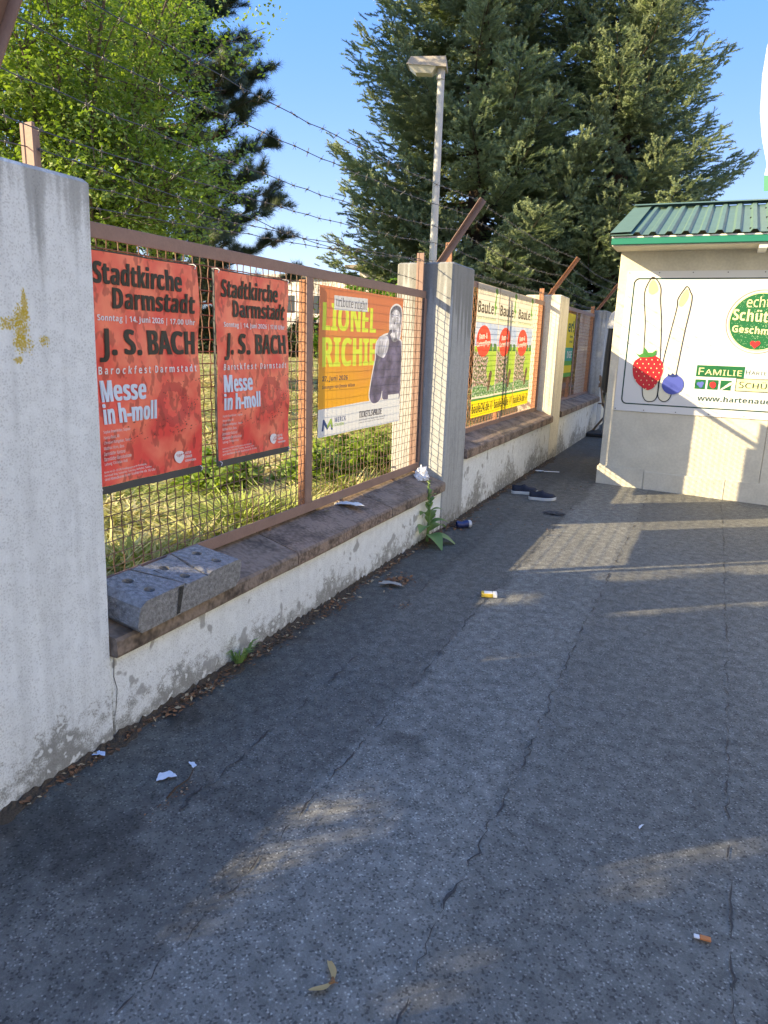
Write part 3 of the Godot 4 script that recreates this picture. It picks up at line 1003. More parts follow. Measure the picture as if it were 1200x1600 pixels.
func kiosk_sign() -> void:
	# flat board screwed to the kiosk front: origin at the kiosk's front plane
	var t := thing("sign_board", "white printed sign board with green border on the kiosk front", "sign", Vector3(0, 0, KZ))
	var white := mat(0.70, 0.71, 0.70, 0.4)
	var grn := mat(0.012, 0.13, 0.04, 0.4)
	var dk := mat(0.006, 0.05, 0.035, 0.4)
	var txt := mat(0.025, 0.07, 0.07, 0.45)
	var cream := mat(0.83, 0.78, 0.42, 0.4)
	var ink := mat(0.02, 0.02, 0.02, 0.5)
	var s := Shape.new()
	s.box(Vector3(-0.922, 0.795, 0.002), Vector3(2.05, 2.196, 0.012), 0.002)
	put("board", s.mesh(), white, t)
	var z := 0.014
	var bp := PackedVector2Array()
	var r := 0.05
	for q in [[-0.80, 2.072, 90.0], [-0.80, 0.925, 180.0], [1.93, 0.925, 270.0], [1.93, 2.072, 0.0]]:
		for k in 7:
			var a := deg_to_rad(q[2] + k * 15.0)
			bp.append(Vector2(q[0] + cos(a) * r, q[1] + sin(a) * r))
	put("border_line", stroke(bp, 0.012, z), dk, t)
	# produce: two white asparagus spears, a strawberry and a blueberry
	var stalk := mat(0.80, 0.77, 0.60, 0.4)
	var tipm := mat(0.80, 0.68, 0.28, 0.4)
	var asp1 := outline([Vector2(-0.677, 2.135), Vector2(-0.71, 2.096), Vector2(-0.739, 2.01), Vector2(-0.736, 1.909), Vector2(-0.703, 1.69), Vector2(-0.685, 1.40), Vector2(-0.66, 1.05), Vector2(-0.63, 0.934), Vector2(-0.569, 0.907), Vector2(-0.514, 0.941), Vector2(-0.505, 1.06), Vector2(-0.52, 1.34), Vector2(-0.548, 1.693), Vector2(-0.583, 1.91), Vector2(-0.592, 2.025), Vector2(-0.626, 2.096)])
	var asp2 := outline([Vector2(-0.349, 2.046), Vector2(-0.379, 2.011), Vector2(-0.421, 1.925), Vector2(-0.421, 1.839), Vector2(-0.454, 1.593), Vector2(-0.487, 1.326), Vector2(-0.50, 1.06), Vector2(-0.495, 0.96), Vector2(-0.439, 0.915), Vector2(-0.385, 0.949), Vector2(-0.365, 1.05), Vector2(-0.351, 1.198), Vector2(-0.322, 1.596), Vector2(-0.292, 1.912), Vector2(-0.316, 1.997)])
	for a in [asp1, asp2]:
		flat("printed_asparagus", a, z, stalk, t)
		put("printed_outline", stroke(a, 0.008, z + 0.004), ink, t)
	flat("printed_asparagus_tip", outline([Vector2(-0.675, 2.11), Vector2(-0.705, 2.06), Vector2(-0.70, 1.99), Vector2(-0.66, 1.97), Vector2(-0.615, 2.01), Vector2(-0.64, 2.08)]), z + 0.002, tipm, t)
	flat("printed_asparagus_tip", outline([Vector2(-0.35, 2.02), Vector2(-0.395, 1.95), Vector2(-0.405, 1.87), Vector2(-0.37, 1.86), Vector2(-0.33, 1.93), Vector2(-0.33, 1.99)]), z + 0.002, tipm, t)
	var st := outline([Vector2(-0.643, 1.372), Vector2(-0.563, 1.368), Vector2(-0.499, 1.311), Vector2(-0.48, 1.237), Vector2(-0.495, 1.155), Vector2(-0.542, 1.061), Vector2(-0.59, 1.026), Vector2(-0.634, 1.033), Vector2(-0.706, 1.083), Vector2(-0.755, 1.15), Vector2(-0.773, 1.23), Vector2(-0.765, 1.30), Vector2(-0.719, 1.345)])
	flat("printed_strawberry", st, z + 0.006, mat(0.62, 0.02, 0.025, 0.35), t)
	var seeds := Shape.new()
	for k in 46:
		var p := Vector2(-0.76 + 0.055 * (k % 6) + 0.027 * ((k / 6) % 2), 1.33 - 0.042 * (k / 6))
		if Geometry2D.is_point_in_polygon(p, st):
			seeds.poly(disc(p.x, p.y, 0.005, 0.007, 8), z + 0.008)
	put("printed_seeds", seeds.mesh(), cream, t).set_meta("kind", "stuff")
	flat("printed_leaf", PackedVector2Array([Vector2(-0.76, 1.391), Vector2(-0.722, 1.375), Vector2(-0.69, 1.392), Vector2(-0.681, 1.453), Vector2(-0.645, 1.40), Vector2(-0.60, 1.40), Vector2(-0.561, 1.434), Vector2(-0.565, 1.385), Vector2(-0.585, 1.362), Vector2(-0.65, 1.35), Vector2(-0.72, 1.350)]), z + 0.01, mat(0.05, 0.22, 0.04, 0.4), t)
	flat("printed_blueberry", disc(-0.37, 1.093, 0.103, 0.10), z + 0.006, mat(0.075, 0.10, 0.42, 0.35), t)
	flat("printed_berry_crown", PackedVector2Array([Vector2(-0.43, 1.175), Vector2(-0.425, 1.20), Vector2(-0.40, 1.185), Vector2(-0.385, 1.21), Vector2(-0.365, 1.186), Vector2(-0.34, 1.203), Vector2(-0.335, 1.175), Vector2(-0.38, 1.165)]), z + 0.009, mat(0.02, 0.035, 0.16, 0.4), t)
	# round badge
	var cx := 0.335
	var cy := 1.722
	flat("badge", disc(cx, cy, 0.262, 0.262, 64), z + 0.002, grn, t)
	put("badge_rim", ring_band(cx, cy, 0.262, 0.275, z + 0.002), cream, t)
	put("badge_rim", ring_band(cx, cy, 0.291, 0.296, z + 0.002), mat(0.30, 0.16, 0.10, 0.5), t)
	var dots := Shape.new()
	var dr := RandomNumberGenerator.new()
	dr.seed = 9
	for k in 420:
		var a := dr.randf() * TAU
		var rr := sqrt(dr.randf()) * 0.25
		dots.poly(disc(cx + cos(a) * rr, cy + sin(a) * rr, dr.randf_range(0.001, 0.0032), 0.0025, 5), z + 0.003)
	put("badge_speckles", dots.mesh(), mat(0.55, 0.75, 0.45, 0.5), t).set_meta("kind", "stuff")
	letters(t, "echt", F.sans, 0.20, 0.40, 1.855, 1.955, cream, z + 0.006)
	letters(t, "Schüt", F.bold, 0.095, 0.40, 1.735, 1.845, cream, z + 0.006, null, -0.06)
	letters(t, "Geschmack", F.bold, 0.105, 0.575, 1.622, 1.690, cream, z + 0.006, null, -0.06)
	var hp := []
	for k in 28:
		var a := TAU * k / 28.0
		hp.append(Vector2(0.322 + 0.0028 * 16.0 * pow(sin(a), 3.0), 1.513 + 0.0026 * (13.0 * cos(a) - 5.0 * cos(2.0 * a) - 2.0 * cos(3.0 * a) - cos(4.0 * a))))
	flat("printed_heart", PackedVector2Array(hp), z + 0.006, mat(0.70, 0.03, 0.03, 0.4), t)
	# lower lettering
	flat("name_field", rect(-0.165, 1.185, 0.268, 1.296), z, grn, t)
	letters(t, "F", F.sans, -0.143, -0.095, 1.203, 1.271, cream, z + 0.004)
	letters(t, "AMILIE", F.sans, -0.085, 0.247, 1.205, 1.258, cream, z + 0.004)
	letters(t, "H", F.sans, 0.28, 0.318, 1.222, 1.266, txt, z)
	letters(t, "ARTENAUER", F.sans, 0.328, 0.66, 1.222, 1.256, txt, z)
	for k in 3:
		flat("picture_field", rect(-0.164 + 0.1165 * k, 1.062, -0.066 + 0.1165 * k, 1.156), z, grn, t)
	for q in [[-0.128, 1.112], [-0.108, 1.093], [-0.100, 1.118]]:
		flat("printed_blueberry", disc(q[0], q[1], 0.019, 0.018, 18), z + 0.003 + q[0] * 0.005, mat(0.10, 0.14, 0.48, 0.4), t)
	flat("printed_strawberry", outline([Vector2(-0.022, 1.132), Vector2(0.012, 1.138), Vector2(0.03, 1.11), Vector2(0.018, 1.078), Vector2(-0.008, 1.080), Vector2(-0.027, 1.105)]), z + 0.004, mat(0.66, 0.03, 0.03, 0.4), t)
	flat("printed_asparagus", PackedVector2Array([Vector2(0.073, 1.068), Vector2(0.088, 1.063), Vector2(0.165, 1.115), Vector2(0.188, 1.143), Vector2(0.150, 1.138)]), z + 0.004, stalk, t)
	flat("name_field", rect(0.207, 1.062, 0.78, 1.182), z + 0.001, cream, t)
	put("field_outline", stroke(rect(0.207, 1.062, 0.78, 1.182), 0.006, z + 0.003), dk, t)
	letters(t, "S", F.sans, 0.235, 0.277, 1.092, 1.153, dk, z + 0.005)
	letters(t, "CHÜ", F.sans, 0.29, 0.478, 1.093, 1.157, dk, z + 0.005)
	letters(t, "www.hartenauer", F.bold, -0.123, 0.575, 0.945, 1.0, txt, z)
	var scr := Shape.new()
	for x in [-0.905, -0.62, -0.31, 0.0, 0.32, 0.7, 1.1]:
		for y in [0.815, 2.178]:
			scr.tube([Vector3(x, y, 0.0122), Vector3(x, y, 0.0155)], [0.006], 8)
	put("screw_heads", scr.mesh(), mat(0.2, 0.2, 0.2, 0.4, {"metallic": 0.7}), t).set_meta("kind", "stuff")

# ---------------------------------------------------------------- posters
# flat print: a picture in metres on which fields, outlines and lettering are laid
class Print:
	var w: int
	var h: int
	var x0: float
	var y1: float
	var ppm: float
	var d := PackedByteArray()
	func _init(ax: float, bx: float, ay: float, by: float, res: float) -> void:
		x0 = ax
		y1 = by
		ppm = res
		w = int((bx - ax) * res)
		h = int((by - ay) * res)
		d.resize(w * h * 3)
	func dot(k: int, c: Color, a := 1.0) -> void:
		var s := c.linear_to_srgb()
		d[k] = int(lerpf(d[k], s.r * 255.0, a))
		d[k + 1] = int(lerpf(d[k + 1], s.g * 255.0, a))
		d[k + 2] = int(lerpf(d[k + 2], s.b * 255.0, a))
	func each(f: Callable) -> void:   # f(x, y) -> Color, for the ground of the picture
		for y in h:
			for x in w:
				dot((y * w + x) * 3, f.call(x0 + x / ppm, y1 - y / ppm))
	func tri(a: Vector2, b: Vector2, c: Vector2, col: Color) -> void:
		a = Vector2((a.x - x0) * ppm, (y1 - a.y) * ppm)
		b = Vector2((b.x - x0) * ppm, (y1 - b.y) * ppm)
		c = Vector2((c.x - x0) * ppm, (y1 - c.y) * ppm)
		var s := col.linear_to_srgb()
		var sr := int(s.r * 255.0)
		var sg := int(s.g * 255.0)
		var sb := int(s.b * 255.0)
		for y in range(maxi(0, int(minf(a.y, minf(b.y, c.y)))), mini(h, int(maxf(a.y, maxf(b.y, c.y))) + 2)):
			var lo := 1e9
			var hi := -1e9
			var yy := y + 0.5
			for e in [[a, b], [b, c], [c, a]]:
				var p: Vector2 = e[0]
				var q: Vector2 = e[1]
				if (p.y <= yy) != (q.y <= yy):
					var x := p.x + (q.x - p.x) * (yy - p.y) / (q.y - p.y)
					lo = minf(lo, x)
					hi = maxf(hi, x)
			for x in range(maxi(0, int(ceil(lo - 0.5))), mini(w, int(floor(hi - 0.5)) + 1)):
				var k := (y * w + x) * 3
				d[k] = sr
				d[k + 1] = sg
				d[k + 2] = sb
	func fill(pts: PackedVector2Array, col: Color) -> void:
		var t := Geometry2D.triangulate_polygon(pts)
		for k in range(0, t.size(), 3):
			tri(pts[t[k]], pts[t[k + 1]], pts[t[k + 2]], col)
	func text(s: String, font: Font, ax: float, bx: float, ay: float, by: float, col: Color, fat := 0.0, slant := 0.0) -> void:
		var t := TextMesh.new()
		t.text = s
		t.font = font
		t.font_size = 48
		t.pixel_size = 0.01
		t.depth = 0.0
		t.curve_step = 1.0
		var a := t.get_mesh_arrays()
		var v: PackedVector3Array = a[Mesh.ARRAY_VERTEX]
		if v.is_empty():
			return
		var lo := v[0]
		var hi := v[0]
		for p in v:
			lo = lo.min(p)
			hi = hi.max(p)
		var f := fat * (by - ay)
		var ix := PackedInt32Array()
		if a[Mesh.ARRAY_INDEX] != null:
			ix = a[Mesh.ARRAY_INDEX]
		if ix.is_empty():
			for k in v.size():
				ix.append(k)
		for st in ([-1, 0, 1] if fat > 0.0 else [0]):
			var q := PackedVector2Array()
			for p in v:
				var x = lerpf(ax + f, bx - f, (p.x - lo.x) / (hi.x - lo.x)) + f * st
				q.append(Vector2(x, lerpf(ay, by, (p.y - lo.y) / (hi.y - lo.y)) + slant * (x - ax)))
			for k in range(0, ix.size(), 3):
				tri(q[ix[k]], q[ix[k + 1]], q[ix[k + 2]], col)
	func mottle(pts: PackedVector2Array, n: FastNoiseLite, amount: float) -> void:   # tonal grain of a printed photograph
		var lo := pts[0]
		var hi := pts[0]
		for p in pts:
			lo = lo.min(p)
			hi = hi.max(p)
		for y in range(maxi(0, int((y1 - hi.y) * ppm)), mini(h, int((y1 - lo.y) * ppm) + 1)):
			for x in range(maxi(0, int((lo.x - x0) * ppm)), mini(w, int((hi.x - x0) * ppm) + 1)):
				var q := Vector2(x0 + x / ppm, y1 - y / ppm)
				if Geometry2D.is_point_in_polygon(q, pts):
					var s := 1.0 + amount * n.get_noise_2d(q.x, q.y)
					for c in 3:
						var k := (y * w + x) * 3 + c
						d[k] = clampi(int(d[k] * s), 0, 255)
	func texture() -> ImageTexture:
		return ImageTexture.create_from_image(Image.create_from_data(w, h, false, Image.FORMAT_RGB8, d))

func sheet(parent: Node3D, called: String, x0: float, x1: float, y0: float, y1: float, z: float, m: Material, bend = null) -> MeshInstance3D:
	var s := Shape.new()
	s.grid(24, 32, func(a, b):
		var x: float = lerp(x0, x1, a)
		var y: float = lerp(y1, y0, b)
		return Vector3(x, y, z + (bend.call(x, y) if bend != null else 0.0)))
	return put(called, s.smoothed(), m, parent)

func posters() -> void:
	concert_poster(1.845, "red church concert poster beside the white pillar, left one of the pair", 0, 1.0)
	concert_poster(2.543, "red church concert poster next to the gate mullion, right one of the pair", 1, 0.93)
	tribute_poster()
	for k in 3:
		garden_poster(6.25 + 0.732 * k, ["garden care poster half hidden by the grey pillar, first of three", "middle garden care poster with red oval, second of three", "right hand garden care poster nearest the warm tinted pillar"][k], k)
	far_poster()
	# posters on the panel behind the camera; they shade the road
	var pm := mat(0.45, 0.12, 0.09, 0.6, {"backlight_enabled": true, "backlight": Color(0.3, 0.3, 0.3)})
	for q in [[-1.155, -0.22, "first red poster on the panel behind the camera"], [0.17, 0.95, "second red poster on the panel behind the camera"], [1.0, 1.9, "third red poster on the panel behind the camera"]]:
		var t := thing("advertising_poster", q[2], "poster", Vector3(GX + 0.03, 0, 0), PI / 2, "posters behind the camera")
		sheet(t, "print", -q[1], -q[0], 0.70, 1.70, 0.0, pm)

func concert_poster(x0: float, label: String, seed_: int, cond: float) -> void:
	var t := thing("concert_poster", label, "poster", Vector3(GX + 0.022, 0, 0), PI / 2, "red concert posters")
	var wn := noise(2.2, 300 + seed_)
	var bend := func(x: float, y: float) -> float:
		return 0.009 + wn.get_noise_2d(x * 1.3, y) * 0.015 + sin(y * 21.0 + seed_ * 2.0 + x * 5.0) * 0.0015
	var m := mat(1, 1, 1, 0.36, {"backlight_enabled": true, "backlight": Color(0.10, 0.10, 0.10)})
	var x1 := x0 + 0.585
	var pr := Print.new(x0, x1, 0.885, 1.697, 480.0)
	var nb := noise(5.0, 311, FastNoiseLite.TYPE_SIMPLEX_SMOOTH, 4)
	var nf := noise(26.0, 312, FastNoiseLite.TYPE_SIMPLEX, 3)
	pr.each(func(x: float, y: float) -> Color:
		var u := x - x0
		var a: float = clamp(0.5 + nb.get_noise_2d(u, y) * 1.1 + (y - 1.35) * 0.55, 0.0, 1.0)
		var c := Color(0.80, 0.060, 0.055).lerp(Color(0.95, 0.23, 0.14), a)
		var rr := Vector2(u - 0.417, y - 1.16).length() + nf.get_noise_2d(u, y) * 0.012
		if rr > 0.05 and rr < 0.088:
			c = c.lerp(Color(0.47, 0.022, 0.035), 0.7)
		var k := nf.get_noise_2d(u * 0.6 + 3.0, y * 0.35)
		if k > 0.22:
			c = c.lerp(Color(0.26, 0.025, 0.025), clamp((k - 0.22) * 2.5, 0.0, 0.55))
		return c)
	m.albedo_texture = pr.texture()
	sheet(t, "print", x0, x1, 0.885, 1.697, 0.0, m, bend)
	var dark := mat(0.05, 0.055, 0.06, 0.6)
	sheet(t, "lower_strip", x0, x1, 0.856, 0.8845, 0.0, dark, bend)
	var s := Shape.new()
	s.box(Vector3(x0 - 0.004, 0.862, 0.0), Vector3(x0 - 0.0005, 1.70, 0.012), 0.001)
	s.box(Vector3(x0 - 0.004, 1.6985, 0.0), Vector3(x1, 1.702, 0.010), 0.001)
	put("dark_edge", s.mesh(), dark, t)
	var ink := mat(0.022, 0.024, 0.022, 0.55)
	var pale := mat(0.80, 0.78, 0.82, 0.5)
	var blue := mat(0.66, 0.76, 0.92, 0.5)
	var ring := mat(0.48, 0.04, 0.045, 0.5)
	var X := func(x: float) -> float: return x0 + (x - 1.845)
	# small printed notes scattered at the right, as on a score
	var nr := RandomNumberGenerator.new()
	nr.seed = 77
	var ns := Shape.new()
	for k in 90:
		var px: float = X.call(nr.randf_range(2.20, 2.425))
		var py := nr.randf_range(1.04, 1.25)
		if nr.randf() < 0.4:
			px = X.call(nr.randf_range(2.0, 2.36))
			py = nr.randf_range(1.03, 1.10)
		var w := nr.randf_range(0.002, 0.008)
		var h := nr.randf_range(0.0015, 0.005)
		var zz: float = 0.002 + bend.call(px, py)
		ns.quad(Vector3(px, py, zz), Vector3(px + w, py + h * 0.6, zz), Vector3(px + w, py + h * 1.3, zz), Vector3(px, py + h, zz))
	put("printed_notes", ns.mesh(), ink, t).set_meta("kind", "stuff")
	var put_text := func(str_: String, f: Font, a: float, b: float, y0: float, y1: float, mm: Material) -> void:
		letters(t, str_, f, X.call(a), X.call(b), y0, y1, mm, 0.003, bend)
	put_text.call("Stadtkirche", F.heavy, 1.887, 2.327, 1.591, 1.668, ink)
	put_text.call("Darmstadt", F.heavy, 1.967, 2.400, 1.511, 1.586, ink)
	put_text.call("Sonntag | 14. Juni 2026 | 17.00 Uhr", F.bold, 1.892, 2.402, 1.460, 1.489, pale)
	put_text.call("J. S. BACH", F.heavy, 1.900, 2.405, 1.325, 1.441, ink)
	put_text.call("B a r o c k f e s t   D a r m s t a d t", F.bold, 1.892, 2.402, 1.282, 1.311, pale)
	put_text.call("Messe", F.heavy, 1.892, 2.110, 1.186, 1.261, blue)
	put_text.call("in h-moll", F.heavy, 1.890, 2.168, 1.107, 1.180, blue)
	var small := ["Sophie Rosenfelder, Sopran", "Hanna Roos, Alt", "Christian Rathgeber, Tenor", "Matthias Horn, Bass", "Darmstädter Kantorei", "Darmstädter Barocksolisten", "Leitung: Christian Roß"]
	for k in small.size():
		var y := 1.079 - 0.0195 * k
		put_text.call(small[k], F.sans, 1.882, 1.882 + 0.0052 * small[k].length(), y - 0.006, y + 0.008, pale)
	var ft := ["Karten von 25 - 45 EUR, Ermäßigungen an der Abendkasse,", "Darmstadt Shop, Luisenplatz, Ticketshop, Marktplatz, Telefon", "und Abendkasse in der Stadtkirche ab 16 Uhr"]
	for k in 3:
		put_text.call(ft[k], F.sans, 1.877, 2.10 + 0.02 * k, 0.930 - 0.0125 * k, 0.940 - 0.0125 * k, pale)
	# shield emblem
	var lp := outline([Vector2(X.call(2.258), 0.945), Vector2(X.call(2.275), 0.962), Vector2(X.call(2.31), 0.958), Vector2(X.call(2.318), 0.935), Vector2(X.call(2.295), 0.912), Vector2(X.call(2.268), 0.922)])
	flat("emblem", lp, 0.003 + bend.call(X.call(2.288), 0.937), pale, t)
	put_text.call("KUSS", F.bold, 2.262, 2.318, 0.928, 0.950, ring)
	for k in 3:
		put_text.call(["KULTUR", "SOMMER", "SÜDHESSEN"][k], F.bold, 2.324, [2.362, 2.366, 2.388][k], 0.944 - 0.016 * k, 0.955 - 0.016 * k, pale)
	# cable ties at the corners
	var ties := Shape.new()
	for p in [Vector2(x0 + 0.02, 1.69), Vector2(x1 - 0.02, 1.69), Vector2(x0 + 0.012, 0.868), Vector2(x1 - 0.012, 0.868)]:
		ties.tube([Vector3(p.x, p.y - 0.004, 0.016), Vector3(p.x + 0.003, p.y + 0.008, 0.02), Vector3(p.x + 0.002, p.y + 0.014, 0.01), Vector3(p.x, p.y + 0.014, -0.02)], [0.0022], 4)
	put("cable_ties", ties.mesh(), M.white, t)

func tribute_poster() -> void:
	var t := thing("tribute_poster", "orange concert poster with yellow capitals and a singer beside the grey pillar", "poster", Vector3(GX + 0.014, 0, 0.035), PI / 2)
	var wn := noise(1.5, 330)
	var bend := func(x: float, y: float) -> float:
		return wn.get_noise_2d(x, y) * 0.006
	var bk := {"backlight_enabled": true, "backlight": Color(0.7, 0.7, 0.7)}
	var m := mat(1, 1, 1, 0.55, bk)
	var x0 := 3.497
	var x1 := 4.64
	var pr := Print.new(x0, x1, 0.886, 1.712, 900.0)
	var nb := noise(1.6, 331)
	pr.each(func(x: float, y: float) -> Color:
		if y < 1.044 + 0.012 * sin((x - x0) * 2.4):
			return Color(0.76, 0.78, 0.80)
		var a: float = smoothstep(1.62, 1.08, y + nb.get_noise_2d(x, y) * 0.16)   # colour runs from orange at the top to amber below
		return Color(0.62, 0.20, 0.085).lerp(Color(0.80, 0.40, 0.02), a))
	var yel := Color(0.66, 0.78, 0.07)
	var ink := Color(0.055, 0.05, 0.08)
	pr.text("LIONEL", F.bold, 3.533, 4.226, 1.478, 1.624, yel, 0.035)
	pr.text("RICHIE", F.bold, 3.538, 4.24, 1.277, 1.440, yel, 0.035)
	pr.fill(PackedVector2Array([Vector2(3.664, 1.590), Vector2(4.094, 1.598), Vector2(4.094, 1.676), Vector2(3.662, 1.668)]), Color(0.62, 0.65, 0.70))
	pr.text("tribute night", F.serif, 3.683, 4.082, 1.596, 1.660, ink)
	pr.text("27. Juni 2026", F.bold, 3.541, 3.842, 1.192, 1.228, ink)
	pr.text("Gesungen von Jimmie Wilson", F.bold, 3.542, 3.935, 1.150, 1.176, ink)
	pr.text("TICKETS.SV98.DE", F.bold, 4.009, 4.338, 0.956, 0.998, ink, 0.03)
	pr.text("Merck-Stadion am Böllenfalltor Darmstadt", F.sans, 4.009, 4.40, 0.938, 0.949, ink)
	pr.text("Einlass 18 Uhr, Beginn 20 Uhr, freie Platzwahl", F.sans, 4.009, 4.38, 0.921, 0.932, ink)
	pr.text("MERCK", F.bold, 3.689, 3.826, 0.960, 0.988, Color(0.03, 0.06, 0.22))
	pr.text("STADION", F.bold, 3.689, 3.800, 0.935, 0.952, Color(0.33, 0.50, 0.10))
	# angular M emblem
	pr.fill(PackedVector2Array([Vector2(3.541, 0.920), Vector2(3.556, 0.984), Vector2(3.572, 0.984), Vector2(3.604, 0.948), Vector2(3.640, 0.984), Vector2(3.655, 0.984), Vector2(3.668, 0.920), Vector2(3.648, 0.920), Vector2(3.642, 0.955), Vector2(3.604, 0.922), Vector2(3.568, 0.955), Vector2(3.561, 0.920)]), Color(0.03, 0.07, 0.22))
	pr.fill(PackedVector2Array([Vector2(3.640, 0.984), Vector2(3.655, 0.984), Vector2(3.672, 0.932), Vector2(3.656, 0.93), Vector2(3.642, 0.958), Vector2(3.612, 0.932), Vector2(3.60, 0.944)]), Color(0.33, 0.50, 0.10))
	# printed figure of a singer with a microphone: white cut-out edge, dark shirt, grey head and hand
	var skin := Color(0.55, 0.56, 0.65)
	var hair := Color(0.19, 0.19, 0.25)
	var shade := Color(0.28, 0.27, 0.35)
	var edge := Color(0.80, 0.80, 0.82)
	var body := outline([Vector2(4.418, 1.469), Vector2(4.30, 1.445), Vector2(4.238, 1.40), Vector2(4.233, 1.31), Vector2(4.18, 1.193), Vector2(4.150, 1.10), Vector2(4.175, 1.05), Vector2(4.236, 1.035), Vector2(4.31, 1.056), Vector2(4.347, 1.11), Vector2(4.357, 1.055), Vector2(4.50, 1.05), Vector2(4.632, 1.05), Vector2(4.634, 1.25), Vector2(4.632, 1.41), Vector2(4.577, 1.44)])
	var face := outline([Vector2(4.432, 1.584), Vector2(4.448, 1.633), Vector2(4.521, 1.66), Vector2(4.595, 1.648), Vector2(4.618, 1.61), Vector2(4.612, 1.535), Vector2(4.60, 1.455), Vector2(4.52, 1.425), Vector2(4.465, 1.445), Vector2(4.435, 1.51)])
	pr.fill(Geometry2D.offset_polygon(body, 0.012, Geometry2D.JOIN_ROUND)[0], edge)
	pr.fill(Geometry2D.offset_polygon(face, 0.012, Geometry2D.JOIN_ROUND)[0], edge)
	pr.fill(body, Color(0.14, 0.125, 0.21))
	for q in [[4.36, 1.22, 0.012, 0.10], [4.45, 1.20, 0.02, 0.16], [4.55, 1.28, 0.015, 0.12], [4.25, 1.15, 0.01, 0.07]]:
		pr.fill(disc(q[0], q[1], q[2], q[3], 20), Color(0.135, 0.12, 0.195))
	pr.fill(face, skin)
	pr.fill(outline([Vector2(4.436, 1.60), Vector2(4.450, 1.634), Vector2(4.521, 1.661), Vector2(4.596, 1.648), Vector2(4.62, 1.605), Vector2(4.612, 1.54), Vector2(4.595, 1.575), Vector2(4.575, 1.622), Vector2(4.50, 1.632)]), hair)
	for q in [[4.468, 1.585, 0.018, 0.005], [4.54, 1.582, 0.018, 0.005], [4.466, 1.600, 0.022, 0.003], [4.542, 1.598, 0.022, 0.003], [4.50, 1.545, 0.010, 0.007], [4.505, 1.497, 0.024, 0.012], [4.585, 1.49, 0.008, 0.05], [4.55, 1.44, 0.04, 0.008]]:
		pr.fill(disc(q[0], q[1], q[2], q[3], 16), shade)
	for q in [[4.505, 1.503, 0.016, 0.003], [4.48, 1.55, 0.006, 0.025], [4.52, 1.62, 0.03, 0.006]]:
		pr.fill(disc(q[0], q[1], q[2], q[3], 16), Color(0.56, 0.57, 0.66))
	# hand round the microphone
	pr.fill(outline([Vector2(4.255, 1.30), Vector2(4.285, 1.295), Vector2(4.43, 1.46), Vector2(4.47, 1.485), Vector2(4.455, 1.505), Vector2(4.405, 1.475)]), hair)
	pr.fill(outline([Vector2(4.235, 1.40), Vector2(4.275, 1.45), Vector2(4.33, 1.462), Vector2(4.40, 1.46), Vector2(4.43, 1.42), Vector2(4.41, 1.37), Vector2(4.36, 1.325), Vector2(4.30, 1.33), Vector2(4.245, 1.35)]), skin)
	for k in 4:
		pr.fill(PackedVector2Array([Vector2(4.27 + 0.035 * k, 1.35), Vector2(4.276 + 0.035 * k, 1.35), Vector2(4.30 + 0.035 * k, 1.43), Vector2(4.294 + 0.035 * k, 1.43)]), shade)
	pr.mottle(face, noise(16.0, 332, FastNoiseLite.TYPE_SIMPLEX_SMOOTH, 4), 0.45)
	pr.mottle(body, noise(7.0, 333, FastNoiseLite.TYPE_SIMPLEX_SMOOTH, 4), 0.4)
	pr.fill(rect(4.443, 0.92, 4.62, 1.078), Color(0.78, 0.80, 0.82))
	m.albedo_texture = pr.texture()
	sheet(t, "print", x0, x1, 0.886, 1.712, 0.0, m, bend)

func garden_poster(x0: float, label: String, idx: int) -> void:
	var t := thing("garden_poster", label, "poster", Vector3(GX + 0.016, 0, 0), PI / 2, "garden care posters on the mesh")
	var x1 := x0 + 0.728
	var bk := {"backlight_enabled": true, "backlight": Color(1.0, 1.0, 1.0)}
	var cream := mat(0.66, 0.63, 0.55, 0.6, bk)
	var n1 := noise(1.3, 350 + idx)
	var bend := func(x: float, y: float) -> float:
		return n1.get_noise_2d(x, y) * 0.006
	if idx == 0:
		garden_print()
	var m := mat(1, 1, 1, 0.6, bk)
	m.albedo_texture = M.garden
	sheet(t, "print", x0, x1, 0.766, 1.955, 0.0, m, bend)

